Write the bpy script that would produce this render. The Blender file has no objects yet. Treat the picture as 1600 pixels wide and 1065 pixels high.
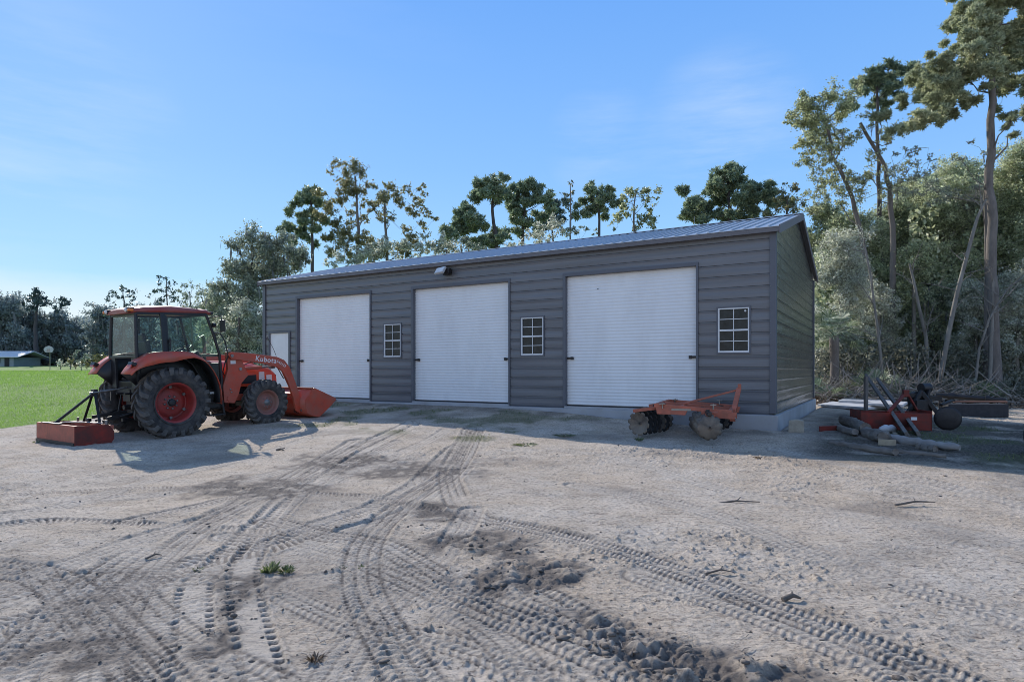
import bpy, bmesh, math, random
import numpy as np
from mathutils import Vector, Matrix, Euler
R = math.radians
rnd = random.Random(7)
sc = bpy.context.scene
col = sc.collection
F, HZ, EYE = 981.0, 577.0, 1.5

# ------------------------------------------------------------------ ground shape
CX, CY = 5.19, 12.42                       # near corner of the shed
BA = R(-30.6)
ca, sa = math.cos(BA), math.sin(BA)
SLAB = 0.627
def to_local(X, Y):
    dx, dy = X - CX, Y - CY
    return dx*ca + dy*sa, -dx*sa + dy*ca
def sstep(a, b, x):
    t = np.clip((x - a)/(b - a), 0, 1); return t*t*(3 - 2*t)
def ground_h(X, Y):
    X = np.asarray(X, float); Y = np.asarray(Y, float)
    lx, ly = to_local(X, Y)
    d = np.maximum(-ly, 0)
    a = 0.34 + 0.26*sstep(0.5, 7.0, -lx)
    right = sstep(0.0, 6.0, lx)
    a = a*(1 - right) + 0.2*right
    z = a*np.exp(-d/4.3)
    z = z + 0.0205*np.clip(Y - 20, 0, 75)*sstep(20, 30, Y) + 0.0006*np.clip(Y-95, 0, 400)
    z = z*sstep(0.0, 5.0, np.minimum(Y, 400)) if np.ndim(z) else z*float(sstep(0, 5, Y))
    return z
def gz(X, Y): return float(ground_h(X, Y))
def ground_at(px, py):
    """world point of the ground seen in that direction (used while surveying positions)"""
    z = 0.0
    for _ in range(12):
        Y = F*(EYE - z)/(py - HZ); X = (px - 800)/F*Y; z = gz(X, Y)
    return X, Y
def P(px, py, Y): return Vector(((px - 800)/F*Y, Y, EYE - (py - HZ)*Y/F))

# ------------------------------------------------------------------ numpy noise
def vnoise(x, y, seed=0):
    xi = np.floor(x).astype(np.int64); yi = np.floor(y).astype(np.int64)
    xf = x - xi; yf = y - yi
    def h(a, b):
        n = (a*374761393 + b*668265263 + seed*974634777) & 0x7fffffff
        n = ((n ^ (n >> 13))*1274126177) & 0x7fffffff
        return ((n ^ (n >> 16)) & 0xffff)/65535.0
    u = xf*xf*(3 - 2*xf); v = yf*yf*(3 - 2*yf)
    return (h(xi, yi)*(1-u) + h(xi+1, yi)*u)*(1-v) + (h(xi, yi+1)*(1-u) + h(xi+1, yi+1)*u)*v
def fbm(x, y, o=4, seed=0):
    s = 0; a = .5; t = 0
    for i in range(o):
        s = s + a*vnoise(x*2**i, y*2**i, seed+i); t += a; a *= .5
    return s/t

# ------------------------------------------------------------------ materials
def nmat(name):
    m = bpy.data.materials.new(name); m.use_nodes = True
    nt = m.node_tree; nt.nodes.clear()
    return m, nt, nt.nodes, nt.links
def N(nt, t, **kw):
    n = nt.nodes.new(t)
    for k, v in kw.items():
        if k in n.inputs: n.inputs[k].default_value = v
        else: setattr(n, k, v)
    return n
def ramp(nt, pts, fac):
    r = nt.nodes.new('ShaderNodeValToRGB'); e = r.color_ramp.elements
    e[0].position, e[0].color = pts[0][0], (*pts[0][1], 1)
    e[1].position, e[1].color = pts[-1][0], (*pts[-1][1], 1)
    for p, c in pts[1:-1]:
        k = e.new(p); k.color = (*c, 1)
    nt.links.new(fac, r.inputs[0]); return r.outputs[0]
def mixc(nt, fac, a, b, bt='MIX'):
    m = nt.nodes.new('ShaderNodeMix'); m.data_type = 'RGBA'; m.blend_type = bt
    for s, v in ((m.inputs[0], fac), (m.inputs[6], a), (m.inputs[7], b)):
        if hasattr(v, 'is_output') or isinstance(v, bpy.types.NodeSocket): nt.links.new(v, s)
        else: s.default_value = v if isinstance(v, (int, float)) else (*v[:3], 1)
    return m.outputs[2]
def mathn(nt, op, a, b=0.0, clamp=False):
    m = nt.nodes.new('ShaderNodeMath'); m.operation = op; m.use_clamp = clamp
    for s, v in ((m.inputs[0], a), (m.inputs[1], b)):
        if isinstance(v, bpy.types.NodeSocket): nt.links.new(v, s)
        else: s.default_value = v
    return m.outputs[0]
def noise(nt, vec, scale, detail=4, rough=.6, stretch=None):
    if stretch:
        mp = nt.nodes.new('ShaderNodeMapping'); mp.inputs['Scale'].default_value = stretch
        nt.links.new(vec, mp.inputs[0]); vec = mp.outputs[0]
    n = N(nt, 'ShaderNodeTexNoise', Scale=scale, Detail=detail, Roughness=rough)
    nt.links.new(vec, n.inputs['Vector']); return n.outputs['Fac']
def surf(name, c1, c2=None, rough=.6, metal=0.0, scale=3.0, bump=0.0, bscale=None, dirt=None, dirt_amt=.5, spec=.5, stretch=None, dscale=2.0, coat=0.0):
    """painted / worn surface: two tones of noise, patches of dirt, roughness variation, fine bump"""
    m, nt, ns, L = nmat(name)
    out = N(nt, 'ShaderNodeOutputMaterial'); b = N(nt, 'ShaderNodeBsdfPrincipled', Roughness=rough, Metallic=metal)
    b.inputs['Specular IOR Level'].default_value = spec
    b.inputs['Coat Weight'].default_value = coat
    L.new(b.outputs[0], out.inputs[0])
    tc = N(nt, 'ShaderNodeTexCoord').outputs['Object']
    c2 = c2 or tuple(v*.75 for v in c1)
    n1 = noise(nt, tc, scale, 6, .65, stretch)
    c = ramp(nt, [(.3, c2), (.7, c1)], n1)
    if dirt:
        n2 = noise(nt, tc, dscale, 8, .7, stretch)
        f = ramp(nt, [(.5 - .12*dirt_amt*2, (0, 0, 0)), (.62, (dirt_amt,)*3)], n2)
        c = mixc(nt, f, c, dirt)
    L.new(c, b.inputs['Base Color'])
    rr = N(nt, 'ShaderNodeMapRange'); rr.inputs['To Min'].default_value = max(rough - .12, .03); rr.inputs['To Max'].default_value = min(rough + .15, 1)
    L.new(n1, rr.inputs[0]); L.new(rr.outputs[0], b.inputs['Roughness'])
    if bump:
        bn = N(nt, 'ShaderNodeBump', Strength=bump, Distance=.02)
        L.new(noise(nt, tc, bscale or scale*8, 6, .7, stretch), bn.inputs['Height']); L.new(bn.outputs[0], b.inputs['Normal'])
    return m
def leafmat(name, cols, trans=.35, vs=.35, patch=.5):
    """foliage: tint per leaf plus light and dark clumps, light passes through"""
    m, nt, ns, L = nmat(name)
    out = N(nt, 'ShaderNodeOutputMaterial')
    g = N(nt, 'ShaderNodeNewGeometry')
    tc = N(nt, 'ShaderNodeTexCoord').outputs['Object']
    n1 = noise(nt, tc, vs, 3, .6)
    f = mathn(nt, 'ADD', mathn(nt, 'MULTIPLY', n1, patch), mathn(nt, 'MULTIPLY', g.outputs['Random Per Island'], 1 - patch))
    k = len(cols)
    c = ramp(nt, [(.18 + .64*i/(k-1), q) for i, q in enumerate(cols)], f)
    d = N(nt, 'ShaderNodeBsdfPrincipled', Roughness=.45); d.inputs['Specular IOR Level'].default_value = .5
    t = N(nt, 'ShaderNodeBsdfTranslucent')
    L.new(c, d.inputs['Base Color'])
    hs = N(nt, 'ShaderNodeHueSaturation', Saturation=1.1, Value=1.5); L.new(c, hs.inputs['Color']); L.new(hs.outputs[0], t.inputs[0])
    mx = N(nt, 'ShaderNodeMixShader', Fac=trans)
    L.new(d.outputs[0], mx.inputs[1]); L.new(t.outputs[0], mx.inputs[2]); L.new(mx.outputs[0], out.inputs[0])
    return m
def glassmat(name, tint, gloss=.04, rough=.02, opac=0.0):
    m, nt, ns, L = nmat(name)
    out = N(nt, 'ShaderNodeOutputMaterial')
    t = N(nt, 'ShaderNodeBsdfTransparent'); t.inputs[0].default_value = (*tint, 1)
    g = N(nt, 'ShaderNodeBsdfGlossy', Roughness=rough)
    fr = nt.nodes.new('ShaderNodeLayerWeight'); fr.inputs['Blend'].default_value = .5
    tc = N(nt, 'ShaderNodeTexCoord').outputs['Object']
    du = N(nt, 'ShaderNodeBsdfDiffuse'); du.inputs[0].default_value = (.55, .6, .58, 1)
    dust = mathn(nt, 'MULTIPLY', noise(nt, tc, 2.5, 6, .7), opac)
    m1 = N(nt, 'ShaderNodeMixShader'); L.new(dust, m1.inputs[0]); L.new(t.outputs[0], m1.inputs[1]); L.new(du.outputs[0], m1.inputs[2])
    mx = N(nt, 'ShaderNodeMixShader'); L.new(mathn(nt, 'ADD', mathn(nt, 'MULTIPLY', mathn(nt, 'POWER', fr.outputs['Facing'], 4.0), .6), gloss, True), mx.inputs[0])
    L.new(m1.outputs[0], mx.inputs[1]); L.new(g.outputs[0], mx.inputs[2]); L.new(mx.outputs[0], out.inputs[0])
    return m

M = {}
M['siding'] = surf('slate painted steel siding', (.185, .192, .212), (.10, .106, .122), .30, 0, 2.2, .3, 3, (.16, .15, .145), .25, .6, (.14, 1, 3.2))
M['gable_siding'] = surf('slate steel siding lightened for reflections', (.72, .73, .68), (.5, .51, .47), .12, .9, 3, .5, 5, (.12, .12, .1), .3, .8, (1, 1, 3))  # gable copy of the siding, base lightened to show bright reflections
M['trim'] = surf('slate trim', (.115, .122, .145), (.09, .095, .115), .4, 0, 2)
M['fascia'] = surf('weathered fascia', (.17, .16, .165), (.11, .10, .11), .45, 0, 1.5, .1)
M['roof'] = surf('galvanised roof sheet', (.5, .52, .55), (.4, .42, .46), .36, .55, 1.0, .06, 4, (.3, .3, .32), .3)
M['door_white'] = surf('white roller door steel', (.84, .84, .84), (.77, .77, .78), .42, 0, .8, .04, 6, (.5, .48, .46), .12, .5, (1, 1, .4))
M['white'] = surf('white paint', (.78, .78, .78), (.7, .7, .7), .4, 0, 3)
M['dark_gap'] = surf('dark recess', (.015, .016, .02), (.01, .01, .012), .6)
M['winglass'] = surf('dark window glass', (.035, .04, .04), (.006, .007, .009), .08, 0, 7, .1, 3, spec=.3)
M['concrete'] = surf('concrete', (.50, .51, .53), (.40, .41, .43), .85, 0, 4, .3, 30, (.24, .22, .2), .45, .2)
M['tan_block'] = surf('tan block', (.4, .36, .29), (.28, .25, .2), .9, 0, 10, .4, 50)
M['orange'] = surf('orange machine paint', (.62, .075, .032), (.46, .06, .03), .45, 0, 4, .15, 30, (.30, .13, .09), .6, .5, dscale=3, coat=.1)
M['hood'] = surf('bright orange bonnet paint', (.75, .09, .03), (.62, .07, .03), .3, 0, 3, .03, 30, coat=.3)
M['fade_orange'] = surf('sun faded orange paint', (.58, .17, .105), (.42, .12, .08), .6, 0, 4, .2, 30, (.22, .1, .07), .6, .3, dscale=5)
M['rust_red'] = surf('rusty red paint', (.36, .035, .022), (.2, .03, .02), .6, 0, 3, .3, 25, (.06, .035, .03), .8, .3, dscale=3.5)
M['roof_red'] = surf('dull red roof paint', (.33, .05, .04), (.25, .04, .035), .42, 0, 3, .05, 30, (.3, .16, .13), .4)
M['rim'] = surf('red rim paint', (.42, .035, .03), (.25, .025, .025), .5, 0, 6, .2, 40, (.15, .08, .06), .4)
M['rim_dusty'] = surf('dusty rim paint', (.33, .11, .08), (.24, .085, .07), .6, 0, 6, .2, 40, (.22, .16, .13), .6)
M['hub'] = surf('greasy grey hub', (.28, .28, .28), (.12, .12, .12), .5, .3, 14)
M['lug'] = surf('dusty tyre lugs tinted as lit', (.10, .095, .09), (.035, .034, .034), .8, 0, 7, .3, 40, (.19, .17, .15), .5, .3, dscale=5)  # lugs coloured lighter than the tyre, as if catching light; dust patches over
M['rubber'] = surf('dusty black rubber', (.035, .035, .038), (.012, .012, .014), .75, 0, 5, .3, 40, (.15, .135, .12), .55, .3, dscale=4)
M['black'] = surf('black plastic', (.018, .019, .022), (.01, .01, .012), .45, 0, 4)
M['blackmetal'] = surf('black steel', (.03, .03, .034), (.014, .014, .016), .45, .3, 6, .15, 30, (.08, .06, .05), .3)
M['steel'] = surf('worn steel', (.4, .39, .38), (.2, .18, .17), .35, .8, 10, .1, 40)
M['disc'] = surf('earth worn steel disc', (.17, .15, .13), (.075, .065, .06), .55, .4, 9, .2, 40, (.3, .24, .18), .5, .3, dscale=6)
M['disc_dark'] = surf('dark disc steel', (.05, .047, .047), (.025, .023, .025), .5, .4, 8, .2, 40)
M['seat'] = surf('black vinyl', (.025, .025, .028), (.015, .015, .017), .5)
M['lens_white'] = surf('clear lamp lens', (.8, .8, .78), (.6, .6, .6), .15)
M['lens_amber'] = surf('amber lens', (.8, .22, .04), (.6, .15, .03), .2)
M['lens_red'] = surf('red lens', (.6, .03, .02), (.4, .02, .02), .2)
M['sticker'] = surf('white sticker', (.8, .8, .8), (.7, .7, .7), .5)
M['cabglass'] = glassmat('green tinted cab glass', (.86, .97, .92), .02, .02, .06)
M['bark'] = surf('grey brown bark', (.25, .215, .19), (.11, .095, .085), .95, 0, 6, .8, 12, (.2, .19, .17), .4, .2, (1, 1, .25))
M['bark_pale'] = surf('pale bark', (.34, .32, .28), (.18, .165, .145), .95, 0, 6, .6, 14, (.1, .09, .08), .5, .2, (1, 1, .3))
M['bark_far'] = surf('dark bark', (.12, .105, .1), (.06, .052, .05), .95, 0, 3, .3)
M['wood_grey'] = surf('weathered grey wood', (.27, .25, .23), (.13, .12, .11), .9, 0, 9, .6, 25, (.2, .19, .18), .4, .2, (1, 1, .15))
M['log'] = surf('weathered log bark', (.21, .17, .14), (.08, .065, .055), .95, 0, 8, 1.0, 9, (.3, .28, .25), .6, .2, (.2, 1, 1))
M['log_pale'] = surf('bleached log', (.36, .34, .32), (.2, .18, .17), .95, 0, 8, .7, 18, stretch=(.3, 1, 1))
M['board'] = surf('pale board', (.42, .36, .26), (.28, .23, .17), .85, 0, 8, .3, 30)
M['whiteboard'] = surf('white coated sheet', (.62, .63, .64), (.45, .46, .48), .6, 0, 3, .1, 10, (.3, .28, .25), .4)
M['twig'] = surf('dead twigs', (.40, .36, .32), (.16, .14, .12), .95, 0, 5)
M['deadleaf'] = leafmat('dead leaf litter', [(.05, .035, .025), (.16, .11, .07), (.28, .2, .13)], .1, 1.0, .3)
M['soil'] = surf('damp soil', (.19, .16, .135), (.085, .07, .06), .95, 0, 20, .5, 60)
M['oak'] = leafmat('oak foliage', [(0.096, 0.123, 0.109), (0.192, 0.229, 0.182), (0.339, 0.378, 0.274), (0.524, 0.548, 0.393)], .3, .5)
M['far_oak'] = leafmat('distant oak foliage with haze tint', [(0.085, 0.112, 0.127), (0.194, 0.235, 0.235), (0.344, 0.389, 0.355), (0.521, 0.559, 0.475)], .3, .12, .7)  # bluish haze of distance mixed into the leaf colours
M['moss'] = leafmat('hanging moss', [(.08, .09, .09), (.14, .15, .15), (.22, .23, .22)], .2, .5)
M['pine'] = leafmat('pine needles', [(0.091, 0.138, 0.114), (0.169, 0.231, 0.163), (0.300, 0.362, 0.225), (0.480, 0.525, 0.320)], .3, .45)
M['pine_dark'] = leafmat('dark pine needles', [(0.031, 0.058, 0.070), (0.078, 0.118, 0.118), (0.178, 0.235, 0.178)], .2, .4)
M['pine_olive'] = leafmat('olive pine needles', [(0.135, 0.162, 0.114), (0.281, 0.317, 0.200), (0.435, 0.455, 0.281), (0.624, 0.624, 0.416)], .35, .4)
M['broad'] = leafmat('olive broad leaves', [(0.081, 0.096, 0.056), (0.219, 0.246, 0.136), (0.452, 0.483, 0.268), (0.660, 0.660, 0.415)], .4, .6)
M['broad_gold'] = leafmat('golden green leaves', [(0.068, 0.074, 0.041), (0.162, 0.176, 0.088), (0.297, 0.284, 0.149), (0.446, 0.378, 0.216)], .45, .6)
M['sage'] = leafmat('grey green leaves', [(0.142, 0.154, 0.116), (0.338, 0.361, 0.280), (0.595, 0.611, 0.480), (0.660, 0.660, 0.660)], .45, .6)
M['forest'] = leafmat('forest foliage', [(0.107, 0.121, 0.078), (0.278, 0.310, 0.188), (0.551, 0.597, 0.367), (0.660, 0.660, 0.555)], .45, .35)
M['forest_deep'] = leafmat('deep forest foliage', [(0.090, 0.110, 0.079), (0.227, 0.261, 0.169), (0.459, 0.509, 0.330), (0.660, 0.660, 0.488)], .35, .25)
M['thicket'] = leafmat('thicket leaves', [(.05, .052, .04), (.12, .125, .09), (.22, .22, .165), (.36, .35, .28)], .35, .8, .6)
M['palm'] = leafmat('palm fronds', [(0.076, 0.113, 0.066), (0.189, 0.246, 0.133), (0.378, 0.416, 0.284)], .25, .8, .3)
M['grass'] = leafmat('lawn blades', [(0.130, 0.221, 0.046), (0.221, 0.351, 0.078), (0.312, 0.442, 0.117)], .4, .6)
M['weed'] = leafmat('weeds', [(.05, .07, .03), (.12, .15, .06), (.22, .23, .12)], .35, 1)
M['yellow_bush'] = leafmat('yellow green hedge', [(.06, .07, .03), (.17, .17, .07), (.3, .27, .12)], .3, .4)

# ------------------------------------------------------------------ mesh helpers
class MB:
    def __init__(s): s.v = []; s.f = []; s.sm = []; s.st = []
    def add(s, vs, fs, sm=False):
        o = len(s.v); s.st.append(o); s.v += [tuple(v) for v in vs]; s.f += [tuple(i+o for i in f) for f in fs]; s.sm += [sm]*len(fs); return s
    def box(s, c, d, rot=None, taper=None):
        c = Vector(c); h = Vector(d)/2; r = rot or Matrix.Identity(3)
        vs = [c + r @ Vector((x*h.x, y*h.y, z*h.z)) for x in (-1, 1) for y in (-1, 1) for z in (-1, 1)]
        return s.add(vs, [(0,1,3,2),(4,6,7,5),(0,4,5,1),(2,3,7,6),(0,2,6,4),(1,5,7,3)])
    def bb(s, x0, x1, y0, y1, z0, z1): return s.box(((x0+x1)/2, (y0+y1)/2, (z0+z1)/2), (abs(x1-x0), abs(y1-y0), abs(z1-z0)))
    def beam(s, a, b, w, h=None, up=(0, 0, 1)):
        a, b = Vector(a), Vector(b); h = h or w; d = (b-a); L = d.length; x = d.normalized()
        up = Vector(up)
        if abs(x.dot(up)) > .98: up = Vector((1, 0, 0))
        y = up.cross(x).normalized(); z = x.cross(y)
        return s.box((a+b)/2, (L, w, h), Matrix((x, y, z)).transposed())
    def tube(s, pts, rad, n=8, caps=True, sm=True):
        pts = [Vector(p) for p in pts]; k = len(pts)
        if not isinstance(rad, (list, tuple)): rad = [rad]*k
        rings = []; prev = None
        for i, p in enumerate(pts):
            t = (pts[min(i+1, k-1)] - pts[max(i-1, 0)]).normalized()
            if prev is None:
                u = t.orthogonal().normalized()
            else:
                u = (prev - t*prev.dot(t)); u = u.normalized() if u.length > 1e-6 else t.orthogonal().normalized()
            prev = u; w = t.cross(u)
            rings.append([p + (u*math.cos(2*math.pi*j/n) + w*math.sin(2*math.pi*j/n))*rad[i] for j in range(n)])
        vs = [v for r in rings for v in r]
        fs = [(i*n+j, i*n+(j+1) % n, (i+1)*n+(j+1) % n, (i+1)*n+j) for i in range(k-1) for j in range(n)]
        s.add(vs, fs, sm)
        if caps: s.add(rings[0], [tuple(range(n))[::-1]]); s.add(rings[-1], [tuple(range(n))])
        return s
    def lathe(s, prof, c, axis='y', n=32, sm=True, closed=False):
        """prof: (offset along axis, radius)"""
        c = Vector(c); vs = []
        for i in range(n):
            a = 2*math.pi*i/n
            for t, r in prof:
                q = {'y': (r*math.cos(a), t, r*math.sin(a)), 'x': (t, r*math.cos(a), r*math.sin(a)), 'z': (r*math.cos(a), r*math.sin(a), t)}[axis]
                vs.append(c + Vector(q))
        k = len(prof); fs = []
        for i in range(n):
            for j in range(k if closed else k-1):
                a, b = i*k + j, i*k + (j+1) % k; a2, b2 = ((i+1) % n)*k + j, ((i+1) % n)*k + (j+1) % k
                fs.append((a, b, b2, a2))
        return s.add(vs, fs, sm)
    def prism(s, poly, y0, y1, axis='y'):
        """poly in the x-z plane extruded along y (axis 'y'), or y-z along x, or x-y along z"""
        k = len(poly)
        def q(p, t): return {'y': (p[0], t, p[1]), 'x': (t, p[0], p[1]), 'z': (p[0], p[1], t)}[axis]
        vs = [q(p, y0) for p in poly] + [q(p, y1) for p in poly]
        fs = [tuple(range(k)), tuple(range(2*k-1, k-1, -1))] + [(i, i+k, (i+1) % k + k, (i+1) % k) for i in range(k)]
        return s.add(vs, fs)
    def strip(s, A, B, sm=True):
        k = len(A); return s.add(list(A)+list(B), [(i, i+1, k+i+1, k+i) for i in range(k-1)], sm)
    def xf(s, mtx, start=0):
        s.v[start:] = [tuple(mtx @ Vector(v)) for v in s.v[start:]]; return s
    def each(s, name, mat, parent=None, bevel=0):
        """every piece that was added becomes an object of its own"""
        starts = sorted(set(s.st)) + [len(s.v)]
        for a, b in zip(starts[:-1], starts[1:]):
            m = MB(); m.v = s.v[a:b]; k = [i for i, f in enumerate(s.f) if a <= f[0] < b]; m.f = [tuple(v-a for v in s.f[i]) for i in k]; m.sm = [s.sm[i] for i in k]; m.build(name, mat, parent, bevel)
    def build(s, name, mat, parent=None, bevel=0, loc=None, solid=0, mats=None):
        me = bpy.data.meshes.new(name); me.from_pydata(s.v, [], s.f)
        me.polygons.foreach_set('use_smooth', s.sm); me.materials.append(mat)
        bm = bmesh.new(); bm.from_mesh(me); bmesh.ops.recalc_face_normals(bm, faces=bm.faces); bm.to_mesh(me); bm.free()
        me.update(); o = bpy.data.objects.new(name, me); col.objects.link(o)
        if parent: o.parent = parent
        if loc is not None: o.location = loc
        if solid:
            m = o.modifiers.new('solid', 'SOLIDIFY'); m.thickness = solid; m.offset = 0
        if bevel:
            m = o.modifiers.new('bevel', 'BEVEL'); m.width = bevel; m.segments = 2; m.limit_method = 'ANGLE'; m.angle_limit = R(40); m.harden_normals = False
        return o
def np_mesh(name, V, Fc, mat, parent=None, loc=None, smooth=False):
    me = bpy.data.meshes.new(name)
    V = np.asarray(V, np.float32); Fc = np.asarray(Fc, np.int32); n, k = Fc.shape
    me.vertices.add(len(V)); me.vertices.foreach_set('co', V.ravel())
    me.loops.add(n*k); me.loops.foreach_set('vertex_index', Fc.ravel())
    me.polygons.add(n); me.polygons.foreach_set('loop_start', np.arange(0, n*k, k, dtype=np.int32))
    if smooth: me.polygons.foreach_set('use_smooth', np.ones(n, bool))
    me.materials.append(mat); me.update(); me.validate()
    o = bpy.data.objects.new(name, me); col.objects.link(o)
    if parent: o.parent = parent
    if loc is not None: o.location = loc
    return o
def thing(name, label, cat, loc=(0, 0, 0), rz=0, group=None):
    o = bpy.data.objects.new(name, None); col.objects.link(o); o.location = loc; o.rotation_euler = (0, 0, rz)
    o.empty_display_size = .2
    return tag(o, label, cat, group)
def tag(o, label, cat, group=None, kind=None):
    o['label'] = label; o['category'] = cat
    if group: o['group'] = group
    if kind: o['kind'] = kind
    return o
def dup(root, **kw):
    r = root.copy(); col.objects.link(r)
    for ch in list(root.children):
        c = ch.copy(); col.objects.link(c); c.parent = r
        for g in list(ch.children):
            d = g.copy(); col.objects.link(d); d.parent = c
    for k, v in kw.items():
        if k in ('label', 'group', 'category'): r[k] = v
        else: setattr(r, k, v)
    return r

# ------------------------------------------------------------------ leaves
def rdir(g, n):
    v = g.normal(size=(n, 3)); return v/np.linalg.norm(v, axis=1, keepdims=True)
def leaf_quads(g, C, l, w, hang=False):
    n = len(C); u = rdir(g, n)
    if hang: u = u*.15 + np.array([0, 0, -1.0]); u /= np.linalg.norm(u, axis=1, keepdims=True)
    v = np.cross(u, rdir(g, n)); v /= np.linalg.norm(v, axis=1, keepdims=True) + 1e-9
    s = g.uniform(.6, 1.35, (n, 1)); u = u*l*s/2; v = v*w*s/2
    V = np.stack([C-u, C+v-u*.1, C+u, C-v-u*.1], 1).reshape(-1, 3)
    return V, np.arange(4*n).reshape(-1, 4)
def needle_tufts(g, C, L, w, k=10, up=.35):
    n = len(C); Cc = np.repeat(C, k, 0); d = rdir(g, n*k); d[:, 2] += up
    d /= np.linalg.norm(d, axis=1, keepdims=True)
    v = np.cross(d, rdir(g, n*k)); v /= np.linalg.norm(v, axis=1, keepdims=True) + 1e-9
    s = g.uniform(.6, 1.2, (n*k, 1)); d = d*L*s; v = v*w
    V = np.stack([Cc - v*.3, Cc + d*.5 + v, Cc + d, Cc + d*.5 - v], 1).reshape(-1, 3)
    return V, np.arange(4*n*k).reshape(-1, 4)
DK = 2.2
def tree(name, label, cat, Y, trunk, clumps, leaf=('leaf', .12, .07), dens=500, r0=.2, lm='broad', bark='bark', seed=1, depth=.6, sub=7, moss=0, group=None, base=None, flat=.75, thin=True, r1=None, limbs=None, extra=0):
    """trunk: surveyed points base to top; clumps: (x, y, radius) of each leaf mass; everything becomes 3-D points at distance Y"""
    g = np.random.default_rng(seed); rr = random.Random(seed); k = Y/F
    tp = [P(a, b, Y) for a, b in trunk]
    bx, by = tp[0].x, tp[0].y
    tp[0] = Vector((bx, by, gz(bx, by) - .1))
    org = Vector((bx, by, gz(bx, by)))
    th = thing(name, label, cat, org, 0, group)
    nb = len(clumps)
    if extra:                                      # smaller masses between the surveyed ones break up the outline
        more = []
        for c in clumps:
            for _ in range(extra): more.append((c[0] + rr.gauss(0, 1)*c[2]*1.0, c[1] + rr.gauss(0, 1)*c[2]*.75, c[2]*rr.uniform(.45, .75)) + tuple(c[3:]))
        clumps = list(clumps) + more
    # densify trunk with slight wander
    pts = []
    for i in range(len(tp)-1):
        for t in (0, .33, .66):
            p = tp[i].lerp(tp[i+1], t)
            if i or t: p = p + Vector((rr.gauss(0, r0*.16), rr.gauss(0, r0*.25), 0))
            pts.append(p)
    pts.append(tp[-1]); n = len(pts)
    r1 = r1 if r1 is not None else r0*.25
    rad = [r0*(1.35 if i == 0 else 1)*(1-i/(n-1)) + r1*i/(n-1) for i in range(n)]
    mb = MB(); mb.tube([p-org for p in pts], rad, 9)
    xs = [c[0] for c in clumps] or [trunk[0][0]]; half = max((max(xs)-min(xs))*k/2, 1.0)*depth
    done = []; VV = []; FF = []; off = 0; MV = []; 
    clumps = sorted(clumps, key=lambda c: abs(c[0]-trunk[0][0]) - .4*c[2])
    for ci, c in enumerate(clumps):
        q = P(c[0], c[1], Y); q.y += rr.uniform(-1, 1)*half; r = c[2]*k*(.92 if leaf[0] == 'needle' else 1); fl = .58 if leaf[0] == 'needle' else flat
        # limb to the clump
        hz = q.z - .55*math.hypot(q.x - bx, q.y - by) - r*.3
        best = min(range(n), key=lambda i: abs(pts[i].z - hz) + .35*(Vector((pts[i].x-q.x, pts[i].y-q.y)).length))
        best = max(1, min(n-1, best + rr.choice((-1, 0, 0, 1)))); a = pts[best].lerp(pts[max(best-1, 0)], rr.random())
        child = False                                       # outer masses branch off a neighbour, not off the trunk
        if done:
            pq = min(done, key=lambda v: (v-q).length)
            if (pq-q).length < (a-q).length*.6: a = pq; child = True
        done.append(q)
        mid = a.lerp(q, .5) + Vector((rr.gauss(0, .12), rr.gauss(0, .12), -.10*(q-a).length + rr.gauss(0, .12)))
        rb = (.4 if child else 1)*min(rad[best]*.42, .012 + .02*(q-a).length)
        lp = [a, a.lerp(mid, .55), mid, mid.lerp(q, .6) + Vector((rr.gauss(0, .1), 0, rr.gauss(0, .06))), q]
        mb.tube([p-org for p in lp], [rb, rb*.8, rb*.6, rb*.4, rb*.18], 6, False)
        dn = c[3] if len(c) > 3 else 1.0
        ns = max(4, int(sub*1.2*(.6 + r*.35)))
        S = rdir(g, ns)*g.uniform(.3, 1.15, (ns, 1))*r; S[:, 2] *= fl; S += np.array(q)
        kt = 5 if thin else 4                                   # twigs: leaves sit along these, not in balls
        E = np.repeat(S, kt, 0) + (rdir(g, ns*kt)*np.array([1, 1, fl]) + np.array([0, 0, .22]))*g.uniform(.3, .85, (ns*kt, 1))*r
        if thin:
            for s_ in S:
                e = Vector(s_); m2 = q.lerp(e, .5) + Vector((0, 0, rr.gauss(0, .08*r)))
                mb.tube([p-org for p in (lp[3], m2, e)], [rb*.3, rb*.16, .005], 4, False)
            if Y < 60:
                for j in range(ns*kt):
                    mb.tube([Vector(S[j//kt])-org, Vector(E[j])-org], [.006 + Y*.00012, .003], 3, False)
        m = int(DK*(1.5 if leaf[0] == 'needle' else 1)*dens*dn*r*r*(.12/leaf[1])**2) + 6
        ti = g.integers(0, ns*kt, m)
        if leaf[0] == 'leaf': tt = g.uniform(.15, 1.08, (m, 1)); jit = .12
        else: tt = g.uniform(.45, 1.05, (m, 1)); jit = .055
        C = S[ti//kt]*(1-tt) + E[ti]*tt + g.normal(size=(m, 3))*r*jit
        m3 = m//5; C[:m3] += g.normal(size=(m3, 3))*r*.16
        C = C - np.array(org)
        if leaf[0] == 'leaf': V, Fq = leaf_quads(g, C, leaf[1], leaf[2])
        else: V, Fq = needle_tufts(g, C, leaf[1], leaf[2], leaf[3] if len(leaf) > 3 else 9)
        VV.append(V); FF.append(Fq+off); off += len(V)
        if moss:
            mm = int(moss*r*6); C = S[g.integers(0, ns, mm)] + g.normal(size=(mm, 3))*r*.3 - np.array([0, 0, r*.35]) - np.array(org)
            MV.append(C)
    mb.build('trunk', M[bark], th)
    if VV:
        np_mesh('crown', np.concatenate(VV), np.concatenate(FF), M[lm], th)
    if MV:
        V, Fq = leaf_quads(g, np.concatenate(MV), .9*Y/45, .13*Y/45, True); np_mesh('hanging_moss', V, Fq, M['moss'], th)['kind'] = 'stuff'
    return th
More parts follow.
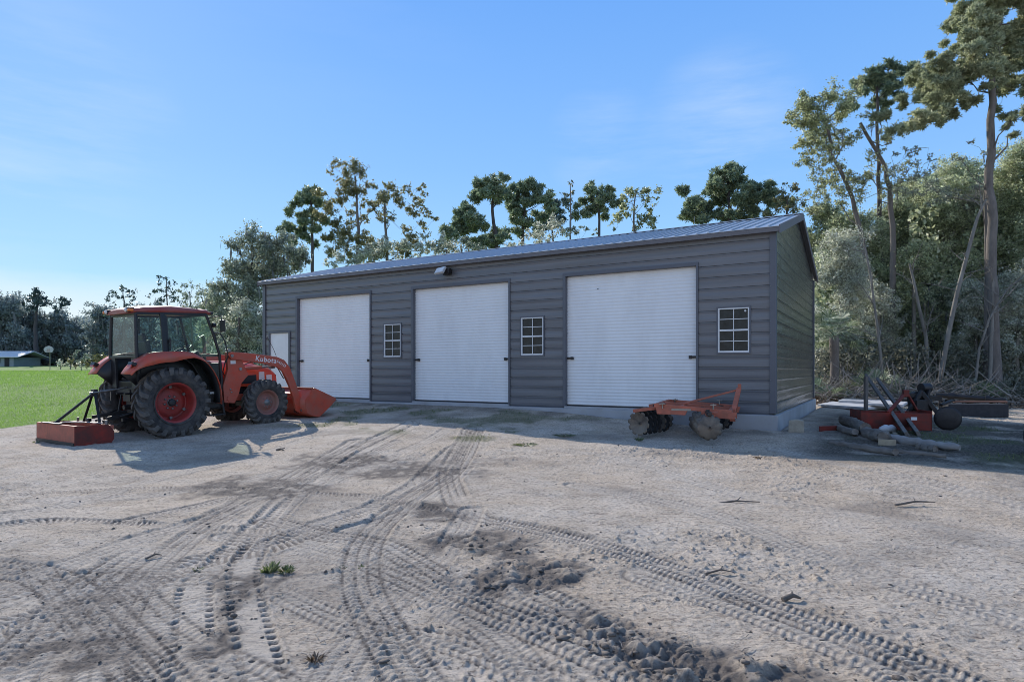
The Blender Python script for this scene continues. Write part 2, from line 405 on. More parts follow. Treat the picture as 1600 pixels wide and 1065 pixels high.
# ================================================================== GROUND
def survey(pts): return np.array([ground_at(a, b) for a, b in pts])
def smooth_line(pts, n=14):
    p = np.asarray(pts); q = np.vstack([2*p[0]-p[1], p, 2*p[-1]-p[-2]]); out = []
    for i in range(1, len(q)-2):
        for t in np.arange(0, 1, 1/n):
            out.append(.5*((2*q[i]) + (-q[i-1]+q[i+1])*t + (2*q[i-1]-5*q[i]+4*q[i+1]-q[i+2])*t*t + (-q[i-1]+3*q[i]-3*q[i+1]+q[i+2])*t**3))
    out.append(p[-1]); return np.array(out)
# wheel tracks: (points, width, lug pitch, depth, kind)
TR = [
 ([(-60,1000),(0,980),(155,935),(300,880),(425,852),(525,815),(600,790),(660,755),(700,715),(742,662)], .34, .06, .022, 'ag'),
 ([(745,662),(722,720),(700,745),(650,775),(597,820),(570,860),(565,910),(585,960),(615,1010),(650,1068),(680,1120)], .30, .055, .020, 'multi'),
 ([(735,668),(705,730),(706,765),(722,795),(752,815),(800,825),(950,860),(1080,900),(1180,940),(1300,985),(1440,1040),(1520,1075)], .30, .045, .020, 'multi'),
 ([(299,1100),(300,1057),(305,920),(330,890),(385,840),(425,800),(470,752),(545,706),(610,675),(640,655)], .22, .085, .030, 'edge'),
 ([(412,1100),(411,1057),(380,910),(395,860),(440,800),(480,765),(530,730),(590,695),(650,664)], .22, .085, .030, 'edge'),
 ([(-40,775),(0,772),(200,762),(400,765),(500,772),(585,780),(680,800)], .20, .055, .018, 'ag'),
 ([(-40,828),(0,825),(70,818),(150,820),(320,830),(430,836)], .22, .055, .018, 'ag'),
 ([(-40,866),(0,860),(75,840),(175,822),(300,795),(410,765),(520,735),(620,690)], .22, .07, .018, 'multi'),
 ([(-40,885),(0,890),(65,900),(125,935),(180,990),(240,1065),(270,1110)], .34, .07, .022, 'multi'),
 ([(-20,1090),(0,1060),(50,1010),(115,940),(180,890),(240,855),(350,805),(415,770),(470,738),(560,690)], .36, .07, .018, 'multi'),
 ([(590,885),(640,905),(700,930),(800,970),(960,1040),(1060,1085)], .30, .055, .018, 'multi'),
 ([(430,925),(500,955),(575,985),(680,1000),(800,1040),(900,1080)], .22, .06, .014, 'multi'),
 ([(420,815),(490,835),(600,855),(700,910),(800,955),(900,985),(1000,1030),(1100,1075)], .30, .065, .018, 'multi'),
 ([(185,900),(215,945),(260,985),(330,1030),(420,1075)], .34, .06, .012, 'multi'),
 ([(60,890),(110,960),(180,1020),(240,1080)], .2, .06, .014, 'multi'),
 ([(0,930),(130,905),(250,905),(330,900)], .3, .06, .012, 'multi'),
 ([(800,905),(850,935),(905,965),(980,1005),(1080,1060),(1120,1090)], .34, .06, .016, 'multi'),
 ([(560,650),(470,690),(380,715),(250,745),(100,790),(-40,815)], .3, .08, .010, 'multi'),
 ([(1210,700),(1330,730),(1450,752),(1640,800)], .3, .1, .010, 'multi'),
 ([(0,1000),(120,960),(300,900),(480,850),(640,800),(725,735)], .26, .05, .011, 'multi'),
 ([(500,1085),(560,1000),(620,930),(700,860),(738,800)], .26, .05, .010, 'multi'),
 ([(0,925),(200,850),(400,790),(600,720),(705,668)], .26, .055, .010, 'multi'),
 ([(850,1085),(780,1000),(700,950),(600,900),(480,860),(350,840)], .26, .05, .011, 'multi'),
 ([(1000,900),(1150,950),(1350,1030),(1450,1085)], .28, .05, .011, 'multi'),
 ([(900,760),(1100,800),(1300,880),(1560,960),(1640,990)], .3, .055, .009, 'multi'),
 ([(0,1040),(150,985),(340,935),(520,905),(700,893)], .28, .05, .010, 'multi'),
 ([(60,780),(250,770),(420,742),(560,700),(640,668)], .3, .06, .010, 'multi'),
 ([(150,1085),(170,1000),(230,900),(330,820),(450,750)], .26, .05, .012, 'multi'),
 ([(860,700),(980,720),(1150,770),(1400,815),(1640,850)], .3, .1, .008, 'multi'),
]
TRACKS = [(smooth_line(survey(p)), w, pt, d, kd) for p, w, pt, d, kd in TR]
CHURN = [(745,855,.55,.5,.05),(800,905,.5,.35,.05),(850,895,.35,.3,.045),(985,1010,.35,.3,.075),(1060,1040,.45,.28,.085),(1130,1058,.5,.2,.07),(940,985,.3,.2,.05),(900,960,.25,.2,.04),
         (360,950,.12,.3,.03),(355,990,.14,.3,.03),(380,925,.15,.3,.03),(410,905,.3,.3,.02),(120,1020,.4,.25,.02),(690,800,.4,.5,.03),(640,735,1.2,.9,.02),(400,760,1.2,.8,.015),(540,720,1.0,.9,.02)]
def relief(X, Y):
    """detailed height of the sand and masks of darkened soil and tread grooves, and of pressed soil"""
    X = X.copy(); Y = Y.copy(); r = np.hypot(X, Y)
    fade = 1 - sstep(18, 34, Y)
    wx = X + .03*fbm(X*6, Y*6, 2, 90); wy = Y + .03*fbm(X*6, Y*6, 2, 91)
    z = (fbm(X*.35, Y*.35, 3, 1) - .5)*.10*fade + (fbm(X*1.6, Y*1.6, 4, 5) - .5)*.045
    rough = sstep(.45, .75, fbm(X*.5 + 9, Y*.5, 3, 11))
    n3 = fbm(wx*9, wy*9, 3, 21); z += (n3 - .5)*.022*(.35 + rough)
    crumbs = np.maximum(fbm(X*26, Y*26, 2, 31) - .62, 0); z += crumbs*.08*(.3 + rough)*fade
    # faint combed scratches from dragging the box blade
    sc1 = fbm((X*.35 + Y*.9)*7, (X*.9 - Y*.35)*.6, 3, 41); z += (sc1 - .5)*.02*fade
    soil_dark = np.zeros_like(X); press = np.zeros_like(X)
    for pts, w, pitch, dep, kd in TRACKS:
        s0 = 0.0; dep = dep*.85
        lo = pts.min(0) - .6; hi = pts.max(0) + .6
        idx = np.nonzero((X > lo[0]) & (X < hi[0]) & (Y > lo[1]) & (Y < hi[1]))[0]
        if not len(idx): continue
        x = X[idx]; y = Y[idx]; nr = np.full(len(idx), 9.0); ss = np.zeros(len(idx)); dd = np.zeros(len(idx))
        for i in range(len(pts)-1):
            a, b = pts[i], pts[i+1]; L = math.hypot(*(b-a))
            if L < 1e-5: continue
            u = (b-a)/L; m = np.nonzero((np.abs(x-(a[0]+b[0])/2) < L/2+.5) & (np.abs(y-(a[1]+b[1])/2) < L/2+.5))[0]
            if len(m):
                rx, ry = x[m]-a[0], y[m]-a[1]; t = np.clip(rx*u[0]+ry*u[1], 0, L)
                ds = np.hypot(rx - t*u[0], ry - t*u[1]); sg = np.sign(rx*u[1] - ry*u[0])
                q = ds < nr[m]; k = m[q]; nr[k] = ds[q]; ss[k] = s0 + t[q]; dd[k] = (ds*sg)[q]
            s0 += L
        q = dd/(w/2); aq = nr/(w/2)
        brk = sstep(.1, .36, fbm(x*.9 + dep*80, y*.9, 3, int(dep*15000)))*(.7 + .3*sstep(.25, .6, fbm(x*7, y*7, 2, 17)))
        inside = (1 - sstep(.92, 1.12, aq))*brk
        ridge = np.exp(-((aq - 1.2)/.16)**2)*brk
        res = np.clip(1.35 - y/15, .25, 1)
        ph = ss/pitch
        if kd == 'ag':
            ph = ph + np.sign(q)*.25 + aq*1.1; lug = sstep(.0, .35, np.sin(2*math.pi*ph)); hgt = -dep*.5 + dep*.95*lug*sstep(.05, .2, aq)
        elif kd == 'edge':
            edge = sstep(.55, .7, aq); lug = sstep(-.1, .3, np.sin(2*math.pi*(ph + np.sign(q)*.25 + .35*aq))); hgt = -dep*.2 - dep*.8*lug*edge
        else:
            ribs = np.cos(q*math.pi*3.5); lug = sstep(-.2, .4, np.sin(2*math.pi*(ph + .35*np.sin(q*5)))); hgt = -dep*.35 + dep*.4*sstep(-.2, .5, ribs)*1.0 + dep*.55*lug
        hgt = hgt*(res) - dep*.25*(1-res)
        dk = 0
        soften = .55 + .75*fbm(x*3, y*3, 2, 77)
        z[idx] = z[idx]*(1 - .55*inside) + inside*hgt*soften*1.15 + ridge*dep*.6*soften
        fr_ = np.clip(res*1.3, 0, 1)
        if kd == 'multi': dk = inside*(.75*sstep(-.45, -.95, ribs) + .5*(1-lug)*fr_) + .25*np.exp(-((aq - 1.0)/.14)**2)*brk  # tread grooves and print edges drawn darker in the colour mask
        elif kd == 'ag': dk = inside*(.85*(1-lug)*fr_ + .35*(1-fr_)) + .3*np.exp(-((aq - 1.0)/.14)**2)*brk
        else: dk = inside*lug*edge
        dk = dk*(.4 + .9*fbm(x*5, y*5, 2, 19))
        soil_dark[idx] = np.maximum(soil_dark[idx], dk*min(dep*75, 1.0)); press[idx] = np.maximum(press[idx], inside*.8)
    for a, b, rx, ry, h in CHURN:
        cx, cy = ground_at(a, b); e = np.hypot((X-cx)/rx, (Y-cy)/ry) + (fbm(X*3, Y*3, 3, 55) - .5)*1.1
        m = 1 - sstep(.5, 1.1, e); lump = np.abs(fbm(X*6, Y*6, 3, 61) - .5)*2
        z += m*h*.62*(lump*1.5 - .4) + m*h*.22*(fbm(X*17, Y*17, 2, 66) - .5); soil_dark = np.maximum(soil_dark, m*(.35 + .6*sstep(.1, .5, .6 - lump)))
    dkp = sstep(.52, .78, fbm(X*.8 + 3, Y*1.1, 5, 71))*.4
    soil_dark = np.maximum(soil_dark, dkp)
    return z, np.clip(soil_dark, 0, 1), np.clip(press, 0, 1)
def lawn_mask(X, Y):
    w = (fbm(X*.8, Y*.8, 4, 200) - .5)*2.6 + (fbm(X*4, Y*4, 2, 201) - .5)*.5
    edge = np.where(Y < 18, -11.6 + (15.5 - Y)*-.25, -10.8 + (Y-18)*.9)
    m1 = sstep(-.4, .4, edge + w - X)*sstep(13.4, 14.6, Y + w*.5 + (X + 12)*.0)
    far = sstep(24, 27, Y)*sstep(2, -2, X + 4) 
    return np.clip(np.maximum(m1, 0), 0, 1)*(1 - 0*far)
def weeds_mask(X, Y):
    lx, ly = to_local(X, Y)
    n = fbm(X*1.3, Y*1.3, 4, 210)
    m = sstep(.5, .66, n)*sstep(-5, -3, -np.abs(ly + 2.2)*2.2 - 0)*sstep(-2.5, -4, lx)*sstep(-14, -11.5, lx)
    m2 = sstep(.5, .66, fbm(X*1.1, Y*1.1, 4, 215))*sstep(.5, 2, lx)*sstep(-3.5, -1.5, ly)*sstep(5, 3, ly)
    m3 = sstep(.5, .6, n)*sstep(6, 9, ly)*sstep(0, 2, lx)
    return np.clip(np.maximum(np.maximum(m, m2*.8), m3*.5), 0, 1)
def litter_shade_mask(X, Y):
    lx, ly = to_local(X, Y)
    pile = 1.0*sstep(.3, 1.2, lx)*sstep(-3.4, -2.2, ly + .0*lx)*sstep(6.5, 4.5, ly)*sstep(.2, .48, fbm(X*1.4, Y*1.4, 4, 230))  # dark soil at the pile, widened to deepen the shed's shadow in colour
    pile = pile + .6*sstep(.8, .2, np.abs(ly + .35))*sstep(-14, -12, lx)*sstep(.3, .6, fbm(X*2, Y*2, 3, 231))*sstep(1, 0, lx)  # darker band along the foot of the front wall
    return pile + sstep(25.5, 28.5, Y + (fbm(X*.7, Y*.7, 3, 220)-.5)*5)*sstep(-1, 2, X - 6)
def make_ground():
    us = np.concatenate([np.linspace(-9, -1.15, 60)[:-1], np.arange(-1.15, -.92, .006), np.arange(-.92, .92, .0021), np.arange(.92, 1.15, .006), np.linspace(1.15, 9, 60)])
    ys = [1.6]
    while ys[-1] < 20: ys.append(ys[-1]*1.0034)
    while ys[-1] < 60: ys.append(ys[-1]*1.02)
    while ys[-1] < 4000: ys.append(ys[-1]*1.2)
    ys = np.array(ys); U, YY = np.meshgrid(us, ys); X = (U*YY).ravel(); Y = YY.ravel()
    z, soil_dark, press = relief(X, Y)
    lw = lawn_mask(X, Y); wd = weeds_mask(X, Y); lt = litter_shade_mask(X, Y)
    lx, ly = to_local(X, Y)
    under = sstep(.25, -.25, np.maximum(np.abs(lx + 7.65) - 7.65, np.abs(ly - 4) - 4))   # beneath the slab
    flat = sstep(0, 1.2, np.maximum(np.abs(lx + 7.65) - 7.65, np.abs(ly - 4) - 4))
    z = z*(1 - .9*lw)*(.4 + .6*flat)
    Z = ground_h(X, Y) + z - under*.25
    V = np.stack([X, Y, Z], 1); nr, nc = len(ys), len(us)
    i = np.arange(nr-1)[:, None]*nc + np.arange(nc-1)[None, :]; i = i.ravel()
    Fq = np.stack([i, i+1, i+nc+1, i+nc], 1)
    # the land behind the camera closes the sheet
    b = len(V); xs0 = us[0]*ys[0]; xs1 = us[-1]*ys[0]
    V = np.vstack([V, [[-4000, -4000, 0], [4000, -4000, 0], [-4000, 1.6, 0], [4000, 1.6, 0]]])
    for j in range(nc-1): pass
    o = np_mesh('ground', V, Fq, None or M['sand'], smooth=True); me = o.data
    bm = MB()
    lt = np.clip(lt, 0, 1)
    for nme, arr in (('soil_dark', soil_dark), ('press', press), ('lawn', lw), ('weeds', wd), ('litter', lt)):  # litter also carries the shade painted beside the shed
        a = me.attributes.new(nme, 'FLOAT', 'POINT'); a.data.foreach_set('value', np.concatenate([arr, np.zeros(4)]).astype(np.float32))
    o['kind'] = 'structure'
    back = MB(); back.add([(-4000, -4000, -.03), (4000, -4000, -.03), (4000, 1.75, -.03), (-4000, 1.75, -.03)], [(0, 1, 2, 3)])
    bo = back.build('ground', M['sand']); bo['kind'] = 'structure'
    return o
def sand_material():
    m, nt, ns, L = nmat('packed sand and lawn')
    out = N(nt, 'ShaderNodeOutputMaterial'); b = N(nt, 'ShaderNodeBsdfPrincipled', Roughness=.95); b.inputs['Specular IOR Level'].default_value = .15
    L.new(b.outputs[0], out.inputs[0])
    co = N(nt, 'ShaderNodeTexCoord').outputs['Object']
    def at(n): return N(nt, 'ShaderNodeAttribute', attribute_name=n).outputs['Fac']
    big = noise(nt, co, .35, 5, .6); mid = noise(nt, co, 2.2, 6, .65); fine = noise(nt, co, 28, 5, .7); grain = noise(nt, co, 220, 3, .7)
    c = ramp(nt, [(.3, (.455, .385, .31)), (.5, (.625, .54, .445)), (.7, (.70, .62, .53))], mid)
    c = mixc(nt, ramp(nt, [(.4, (0, 0, 0)), (.65, (.55, .55, .55))], big), c, (.59, .455, .32))
    c = mixc(nt, .8, c, mixc(nt, 1.0, c, ramp(nt, [(.3, (.38, .36, .35)), (.5, (.95, .95, .95)), (.7, (1.15, 1.14, 1.13))], fine), 'MULTIPLY'))  # occlusion-like darkening in the colour: low spots of the fine noise darker
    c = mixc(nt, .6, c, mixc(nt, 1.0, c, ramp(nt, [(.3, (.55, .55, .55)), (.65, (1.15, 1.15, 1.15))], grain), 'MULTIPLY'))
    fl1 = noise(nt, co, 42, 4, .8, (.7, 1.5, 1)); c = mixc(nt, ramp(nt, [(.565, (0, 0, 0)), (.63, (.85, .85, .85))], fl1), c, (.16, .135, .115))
    fl2 = noise(nt, co, 9, 7, .82, (.45, 1.7, 1)); c = mixc(nt, ramp(nt, [(.56, (0, 0, 0)), (.64, (.75, .75, .75))], fl2), c, (.2, .165, .14))  # both fleck layers also stand in for shading of small relief
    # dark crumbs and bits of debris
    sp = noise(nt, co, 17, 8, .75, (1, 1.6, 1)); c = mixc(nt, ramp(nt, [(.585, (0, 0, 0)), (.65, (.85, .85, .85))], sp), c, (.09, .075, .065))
    pn = mathn(nt, 'MULTIPLY', at('press'), .45); c = mixc(nt, pn, c, (.655, .59, .51))
    wn = mathn(nt, 'MULTIPLY', at('soil_dark'), mathn(nt, 'ADD', mathn(nt, 'MULTIPLY', fine, 1.3), .3), True)
    c = mixc(nt, wn, c, (.13, .112, .10))
    lit = ramp(nt, [(.3, (.045, .038, .03)), (.5, (.12, .10, .08)), (.72, (.26, .225, .185))], fine); c = mixc(nt, at('litter'), c, lit)  # litter and soil colour, also used to paint the shed's shadow band darker
    g1 = noise(nt, co, 1.1, 6, .7, (1, .5, 1)); g2 = noise(nt, co, 9, 5, .75)
    gr = ramp(nt, [(.25, (.12, .18, .05)), (.5, (.20, .29, .09)), (.75, (.31, .39, .14))], g1)
    gr = mixc(nt, .7, gr, mixc(nt, 1.0, gr, ramp(nt, [(.3, (.5, .5, .5)), (.65, (1.3, 1.3, 1.2))], g2), 'MULTIPLY'))
    gr = mixc(nt, ramp(nt, [(.58, (0, 0, 0)), (.75, (.55, .55, .55))], noise(nt, co, .5, 5, .7)), gr, (.3, .29, .13))
    c = mixc(nt, at('lawn'), c, gr)
    wf = mathn(nt, 'MULTIPLY', at('weeds'), mathn(nt, 'MULTIPLY', g2, 1.1), True); c = mixc(nt, wf, c, (.10, .115, .045))
    L.new(c, b.inputs['Base Color'])
    hs = mathn(nt, 'ADD', mathn(nt, 'MULTIPLY', fine, .6), mathn(nt, 'MULTIPLY', grain, .16))
    hs = mathn(nt, 'ADD', hs, mathn(nt, 'MULTIPLY', sp, .35))
    bn = N(nt, 'ShaderNodeBump', Strength=1.0, Distance=.04); L.new(hs, bn.inputs['Height']); L.new(bn.outputs[0], b.inputs['Normal'])
    return m
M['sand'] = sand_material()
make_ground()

# grass blades of the lawn, weeds by the shed, clods and litter: nobody could count these
g = np.random.default_rng(5)
def blades(name, X, Y, h, w, mat, lean=.5):
    n = len(X); Z = ground_h(X, Y) - .01; C = np.stack([X, Y, Z], 1); a = g.uniform(0, 2*math.pi, n)
    d = np.stack([np.cos(a), np.sin(a), 0*a], 1)*(w/2)[:, None]; tip = C + np.stack([g.normal(size=n)*h*lean, g.normal(size=n)*h*lean, h], 1)
    return np_mesh(name, np.stack([C-d, C+d, tip], 1).reshape(-1, 3), np.arange(3*n).reshape(-1, 3), mat)
n = 150000
Yb = 13.5 + 45*g.uniform(0, 1, n)**1.7; Xb = Yb*g.uniform(-1.1, -.2, n); k = lawn_mask(Xb, Yb) > g.uniform(.2, .9, n); Xb, Yb = Xb[k], Yb[k]
s = g.uniform(.6, 1.4, len(Xb)); tag(blades('grass', Xb, Yb, .055*s*(Yb/16)**.3, .012*(Yb/14), M['grass']), 'short green lawn grass left of the tractor', 'grass', kind='stuff')
n = 60000
Xb = g.uniform(-9, 16, n); Yb = g.uniform(9, 24, n); k = weeds_mask(Xb, Yb) > g.uniform(.45, 1, n); Xb, Yb = Xb[k], Yb[k]
s = g.uniform(.4, 1.5, len(Xb)); tag(blades('weeds', Xb, Yb, .07*s, .014+0*s, M['weed'], .7), 'sparse green weeds on the sand beside the shed', 'weeds', kind='stuff')
def clod_mesh(name, C, S, mat, flat=.48):
    ico = bmesh.new(); bmesh.ops.create_icosphere(ico, subdivisions=1, radius=1)
    bv = np.array([v.co[:] for v in ico.verts]); bf = np.array([[v.index for v in f.verts] for f in ico.faces]); ico.free()
    n = len(C); nv = len(bv); k = rdir(g, n)[:, None, :]*g.uniform(1.5, 3, (n, 1, 1))
    wob = 1 + .35*np.sin((bv[None]*k).sum(2)*2.0 + g.uniform(0, 6, (n, 1))) + g.normal(size=(n, nv))*.2
    V = bv[None]*wob[:, :, None]*S[:, None, None]*np.stack([g.uniform(.7, 1.4, n), g.uniform(.7, 1.3, n), np.full(n, flat)], 1)[:, None, :] + C[:, None, :]
    return np_mesh(name, V.reshape(-1, 3), (bf[None] + (np.arange(n)*nv)[:, None, None]).reshape(-1, 3), mat)
CL = []; SZ = []
for a, b, rx, ry, h in CHURN:
    cx, cy = ground_at(a, b); m = int(75*h/.05*rx*ry/.1*.35)+12 if h > .025 else 8
    x = cx + g.normal(size=m)*rx*.55; y = cy + g.normal(size=m)*ry*.55; CL.append(np.stack([x, y], 1)); SZ.append(.002 + g.exponential(.0055, m)*(h/.06))
x = g.uniform(-8, 12, 1500); y = 2.6 + 12*g.uniform(0, 1, 1500)**1.6; CL.append(np.stack([x*y/9, y], 1)); SZ.append(.003 + g.exponential(.0035, 1500))
CL = np.concatenate(CL); SZ = np.minimum(np.concatenate(SZ), .03)
zr, _, _ = relief(CL[:, 0], CL[:, 1]); zz = ground_h(CL[:, 0], CL[:, 1]) + zr
tag(clod_mesh('soil_clods', np.stack([CL[:, 0], CL[:, 1], zz + SZ*.2], 1), SZ, M['soil']), 'loose clods of soil turned up by tyres', 'soil clods', kind='stuff')
# twigs and leaf scraps
n = 2600; y = 2.8 + 13*g.uniform(0, 1, n)**1.4; x = y*g.uniform(-.95, .95, n); zr, _, _ = relief(x, y); z = ground_h(x, y) + zr + .006
a = g.uniform(0, math.pi, n); L_ = .012 + g.exponential(.018, n); mb = MB()
for i in range(n):
    d = Vector((math.cos(a[i]), math.sin(a[i]), g.uniform(-.1, .2)))*L_[i]; p = Vector((x[i], y[i], z[i])); r = L_[i]*.025 + .0010
    mb.tube([p, p + d*.5 + Vector((g.normal()*.008, g.normal()*.008, .004)), p + d], [r, r*.8, r*.4], 4, False)
tag(mb.build('twig_litter', M['twig']), 'small twigs scattered over the sand', 'twigs', kind='stuff')

# ================================================================== SKY, SUN, CAMERA
w = bpy.data.worlds.new('World'); sc.world = w; w.use_nodes = True; nt = w.node_tree; nt.nodes.clear()
SUN = Vector((-.94, 1.35, 1.0)).normalized()
elev = math.asin(SUN.z); az = math.atan2(SUN.x, SUN.y)
sky = N(nt, 'ShaderNodeTexSky', sky_type='NISHITA', sun_disc=False, sun_elevation=elev, sun_rotation=az, altitude=0, air_density=1.0, dust_density=.25, ozone_density=2.2)
bg = N(nt, 'ShaderNodeBackground', Strength=.15); out = N(nt, 'ShaderNodeOutputWorld')
tc = N(nt, 'ShaderNodeTexCoord').outputs['Generated']
sep = nt.nodes.new('ShaderNodeSeparateXYZ'); nt.links.new(tc, sep.inputs[0])
# clear blue deepening with height, thin cirrus streaks and a pale band of cloud low on the left
gr = ramp(nt, [(0.0, (.50, .78, .98)), (.12, (.39, .72, 1.05)), (.30, (.26, .56, 1.08)), (.52, (.16, .43, 1.02)), (.68, (.17, .36, .78)), (1.0, (.19, .33, .68))], sep.outputs[2])
gr = mixc(nt, 1.0, gr, (6.5, 6.5, 6.5), 'MULTIPLY')
back = ramp(nt, [(.0, (1, 1, 1)), (.42, (0, 0, 0))], mathn(nt, 'MULTIPLY', mathn(nt, 'ADD', sep.outputs[1], 1.0), .5))
back = mathn(nt, 'MULTIPLY', back, ramp(nt, [(.0, (1, 1, 1)), (.25, (1, 1, 1)), (.6, (.12, .12, .12))], sep.outputs[2]))
gr = mixc(nt, back, gr, (5.0, 5.8, 7.2))                # added fill: sky brightened low behind the camera to lift shaded fronts
c = mixc(nt, .88, sky.outputs[0], gr)
n1 = noise(nt, tc, 3.0, 8, .62, (1, 1, 6))
for vx, vy, vz, lo, amt in ((-.55, .75, .30, .988, .3), (.30, .88, .335, .992, .4), (.13, .92, .33, .996, .3), (-.68, .7, .15, .985, .3), (-.25, .9, .6, .97, .05)):
    vm = nt.nodes.new('ShaderNodeVectorMath'); vm.operation = 'DOT_PRODUCT'; nt.links.new(tc, vm.inputs[0]); vm.inputs[1].default_value = Vector((vx, vy, vz)).normalized()
    f = mathn(nt, 'MULTIPLY', ramp(nt, [(lo, (0, 0, 0)), (1.0, (1, 1, 1))], vm.outputs['Value']), ramp(nt, [(.42, (0, 0, 0)), (.75, (amt,)*3)], n1))
    c = mixc(nt, f, c, (5.2, 6.0, 6.8))
low = mathn(nt, 'MULTIPLY', ramp(nt, [(.0, (1, 1, 1)), (.11, (.95, .95, .95)), (.16, (0, 0, 0))], mathn(nt, 'ADD', sep.outputs[2], mathn(nt, 'MULTIPLY', noise(nt, tc, 3, 6, .6, (1, 1, 5)), .06))), ramp(nt, [(.30, (1, 1, 1)), (.45, (0, 0, 0))], mathn(nt, 'MULTIPLY', mathn(nt, 'ADD', sep.outputs[0], 1.0), .5)))
c = mixc(nt, mathn(nt, 'MULTIPLY', low, .75), c, (6.0, 6.5, 6.5))
nt.links.new(c, bg.inputs[0]); nt.links.new(bg.outputs[0], out.inputs[0])
sl = bpy.data.lights.new('sun', 'SUN'); sl.energy = 5.0; sl.angle = R(.53); sl.color = (1, .935, .85)
so = bpy.data.objects.new('sun', sl); col.objects.link(so); so.rotation_euler = (-SUN).to_track_quat('-Z', 'Y').to_euler(); so.location = (0, 0, 40)
cam = bpy.data.cameras.new('camera'); cam.sensor_width = 36; cam.lens = 36*F/1600; cam.shift_y = (HZ - 532.5)/1600; cam.clip_end = 9000; cam.clip_start = .1
co_ = bpy.data.objects.new('camera', cam); col.objects.link(co_); co_.location = (0, 0, EYE); co_.rotation_euler = (R(90), 0, 0); sc.camera = co_
sc.view_settings.view_transform = 'Standard'; sc.view_settings.look = 'None'; sc.view_settings.exposure = 0; sc.view_settings.gamma = 1
sc.cycles.max_bounces = 6; sc.cycles.transparent_max_bounces = 12; sc.cycles.caustics_reflective = False; sc.cycles.caustics_refractive = False
sc.cycles.use_denoising = True; sc.cycles.pixel_filter_type = 'BLACKMAN_HARRIS'; sc.cycles.filter_width = 0.9
# ================================================================== SHED
W, DEP, EAVE, RIDGE = 15.3, 8.0, 3.62, 4.68
shed = thing('metal_shed', 'long slate grey metal shed with three white roller doors', 'shed', (CX, CY, SLAB), BA)
def rib_profile(z0, z1, pitch=.2325, off=.0):
    """(z, proudness) down a ribbed sheet: broad flats, one raised rib per pitch with a tight shadow groove"""
    pr = [(0, .0), (.06, .003), (.14, .001), (.175, .004), (.203, .013), (.206, -.018), (.226, -.020), (.2325, .0)]
    k0 = int(math.floor((z0-off)/pitch)); out = []
    k = k0
    while off + k*pitch < z1:
        for a, b in pr[:-1]: out.append((off + k*pitch + a, b))
        k += 1
    q = [(z, d) for z, d in out if z0 < z < z1]
    return [(z0, 0)] + q + [(z1, 0)]
def siding(mb, x0, x1, z0, z1, y=0.0, sgn=-1):
    pr = rib_profile(z0, z1)
    nseg = max(1, int((x1-x0)/.35)); xs = [x0 + (x1-x0)*i/nseg for i in range(nseg+1)]
    for i in range(nseg):
        A = [(xs[i], y + sgn*d + .004*math.sin(z*4.1+xs[i]*2.3) + .003*math.sin(z*13+xs[i]*.7), z) for z, d in pr]; B = [(xs[i+1], y + sgn*d + .004*math.sin(z*4.1+xs[i+1]*2.3) + .003*math.sin(z*13+xs[i+1]*.7), z) for z, d in pr]
        mb.strip(A, B, False)
doors = [(-13.72, -10.72), (-9.14, -6.12), (-4.56, -1.53)]
wins = [(-10.19, -9.58), (-5.76, -5.15), (-1.08, -.47)]
WZ0, WZ1 = 1.22, 2.13
DH = 3.05
# front wall sheets around the openings
mb = MB(); xs = -W
spans = sorted([(a, b, 0, DH) for a, b in doors] + [(-15.0, -14.08, 0, 2.05)] + [(a, b, WZ0, WZ1) for a, b in wins])
for a, b, z0, z1 in spans:
    if a > xs: siding(mb, xs, a, -.026, EAVE)
    if z0 > 0: siding(mb, a, b, -.026, z0)
    siding(mb, a, b, z1, EAVE); xs = b
siding(mb, xs, 0, -.026, EAVE)
mb.build('front_wall', M['siding'], shed)
# gable end wall: horizontal ribs, clipped to the roof slope
mb = MB(); pr = rib_profile(-.026, RIDGE)
def yl(z):  # depth span available at height z
    if z <= EAVE: return 0.0, DEP
    t = (z - EAVE)/(RIDGE - EAVE)*DEP/2; return t, DEP - t
for q in range(8):
    def pt(z, d, f):
        a, b = yl(z); y = a + (b-a)*f; return (d + .004*math.sin(z*7 + y*2.3) + .003*math.sin(y*9+z*3), y, z)
    A = [pt(z, d, q/8) for z, d in pr]; B = [pt(z, d, (q+1)/8) for z, d in pr]
    mb.strip(A, B, False)
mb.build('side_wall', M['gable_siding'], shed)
mb = MB(); mb.bb(-W, 0, DEP-.02, DEP, 0.02, EAVE)
mb.add([(-W, 0, .02), (-W, DEP, .02), (-W, DEP, EAVE), (-W, DEP/2, RIDGE), (-W, 0, EAVE)], [(0, 1, 2, 3, 4)])
mb.build('rear_wall', M['siding'], shed)
# corner trims
mb = MB()
mb.prism([(-.085, -.036), (.036, -.036), (.036, .1), (.02, .1), (.02, -.02), (-.085, -.02)], .0, EAVE-.02, 'z')
mb.prism([(-W+.1, -.036), (-W-.036, -.036), (-W-.036, .1), (-W-.02, .1), (-W-.02, -.02), (-W+.1, -.02)], .0, EAVE-.02, 'z')
mb.bb(-.0, .036, DEP-.1, DEP+.03, 0, EAVE-.02)
mb.each('corner_trim', M['trim'], shed, .004)
mb = MB()
for a, b in doors:
    for xx in (a-.085, b+.06):
        for i in range(13): mb.lathe([(-.004, .007), (-.010, .005), (-.010, 0)], (xx, -.028, .2 + .2325*i), 'y', 6)
for xx in (-.06, -W+.07):
    for i in range(15): mb.lathe([(-.004, .008), (-.012, .006), (-.012, 0)], (xx, -.035, .2 + .2325*i), 'y', 6)
tag_ = mb.build('screws', M['steel'], shed); tag_['kind'] = 'stuff'
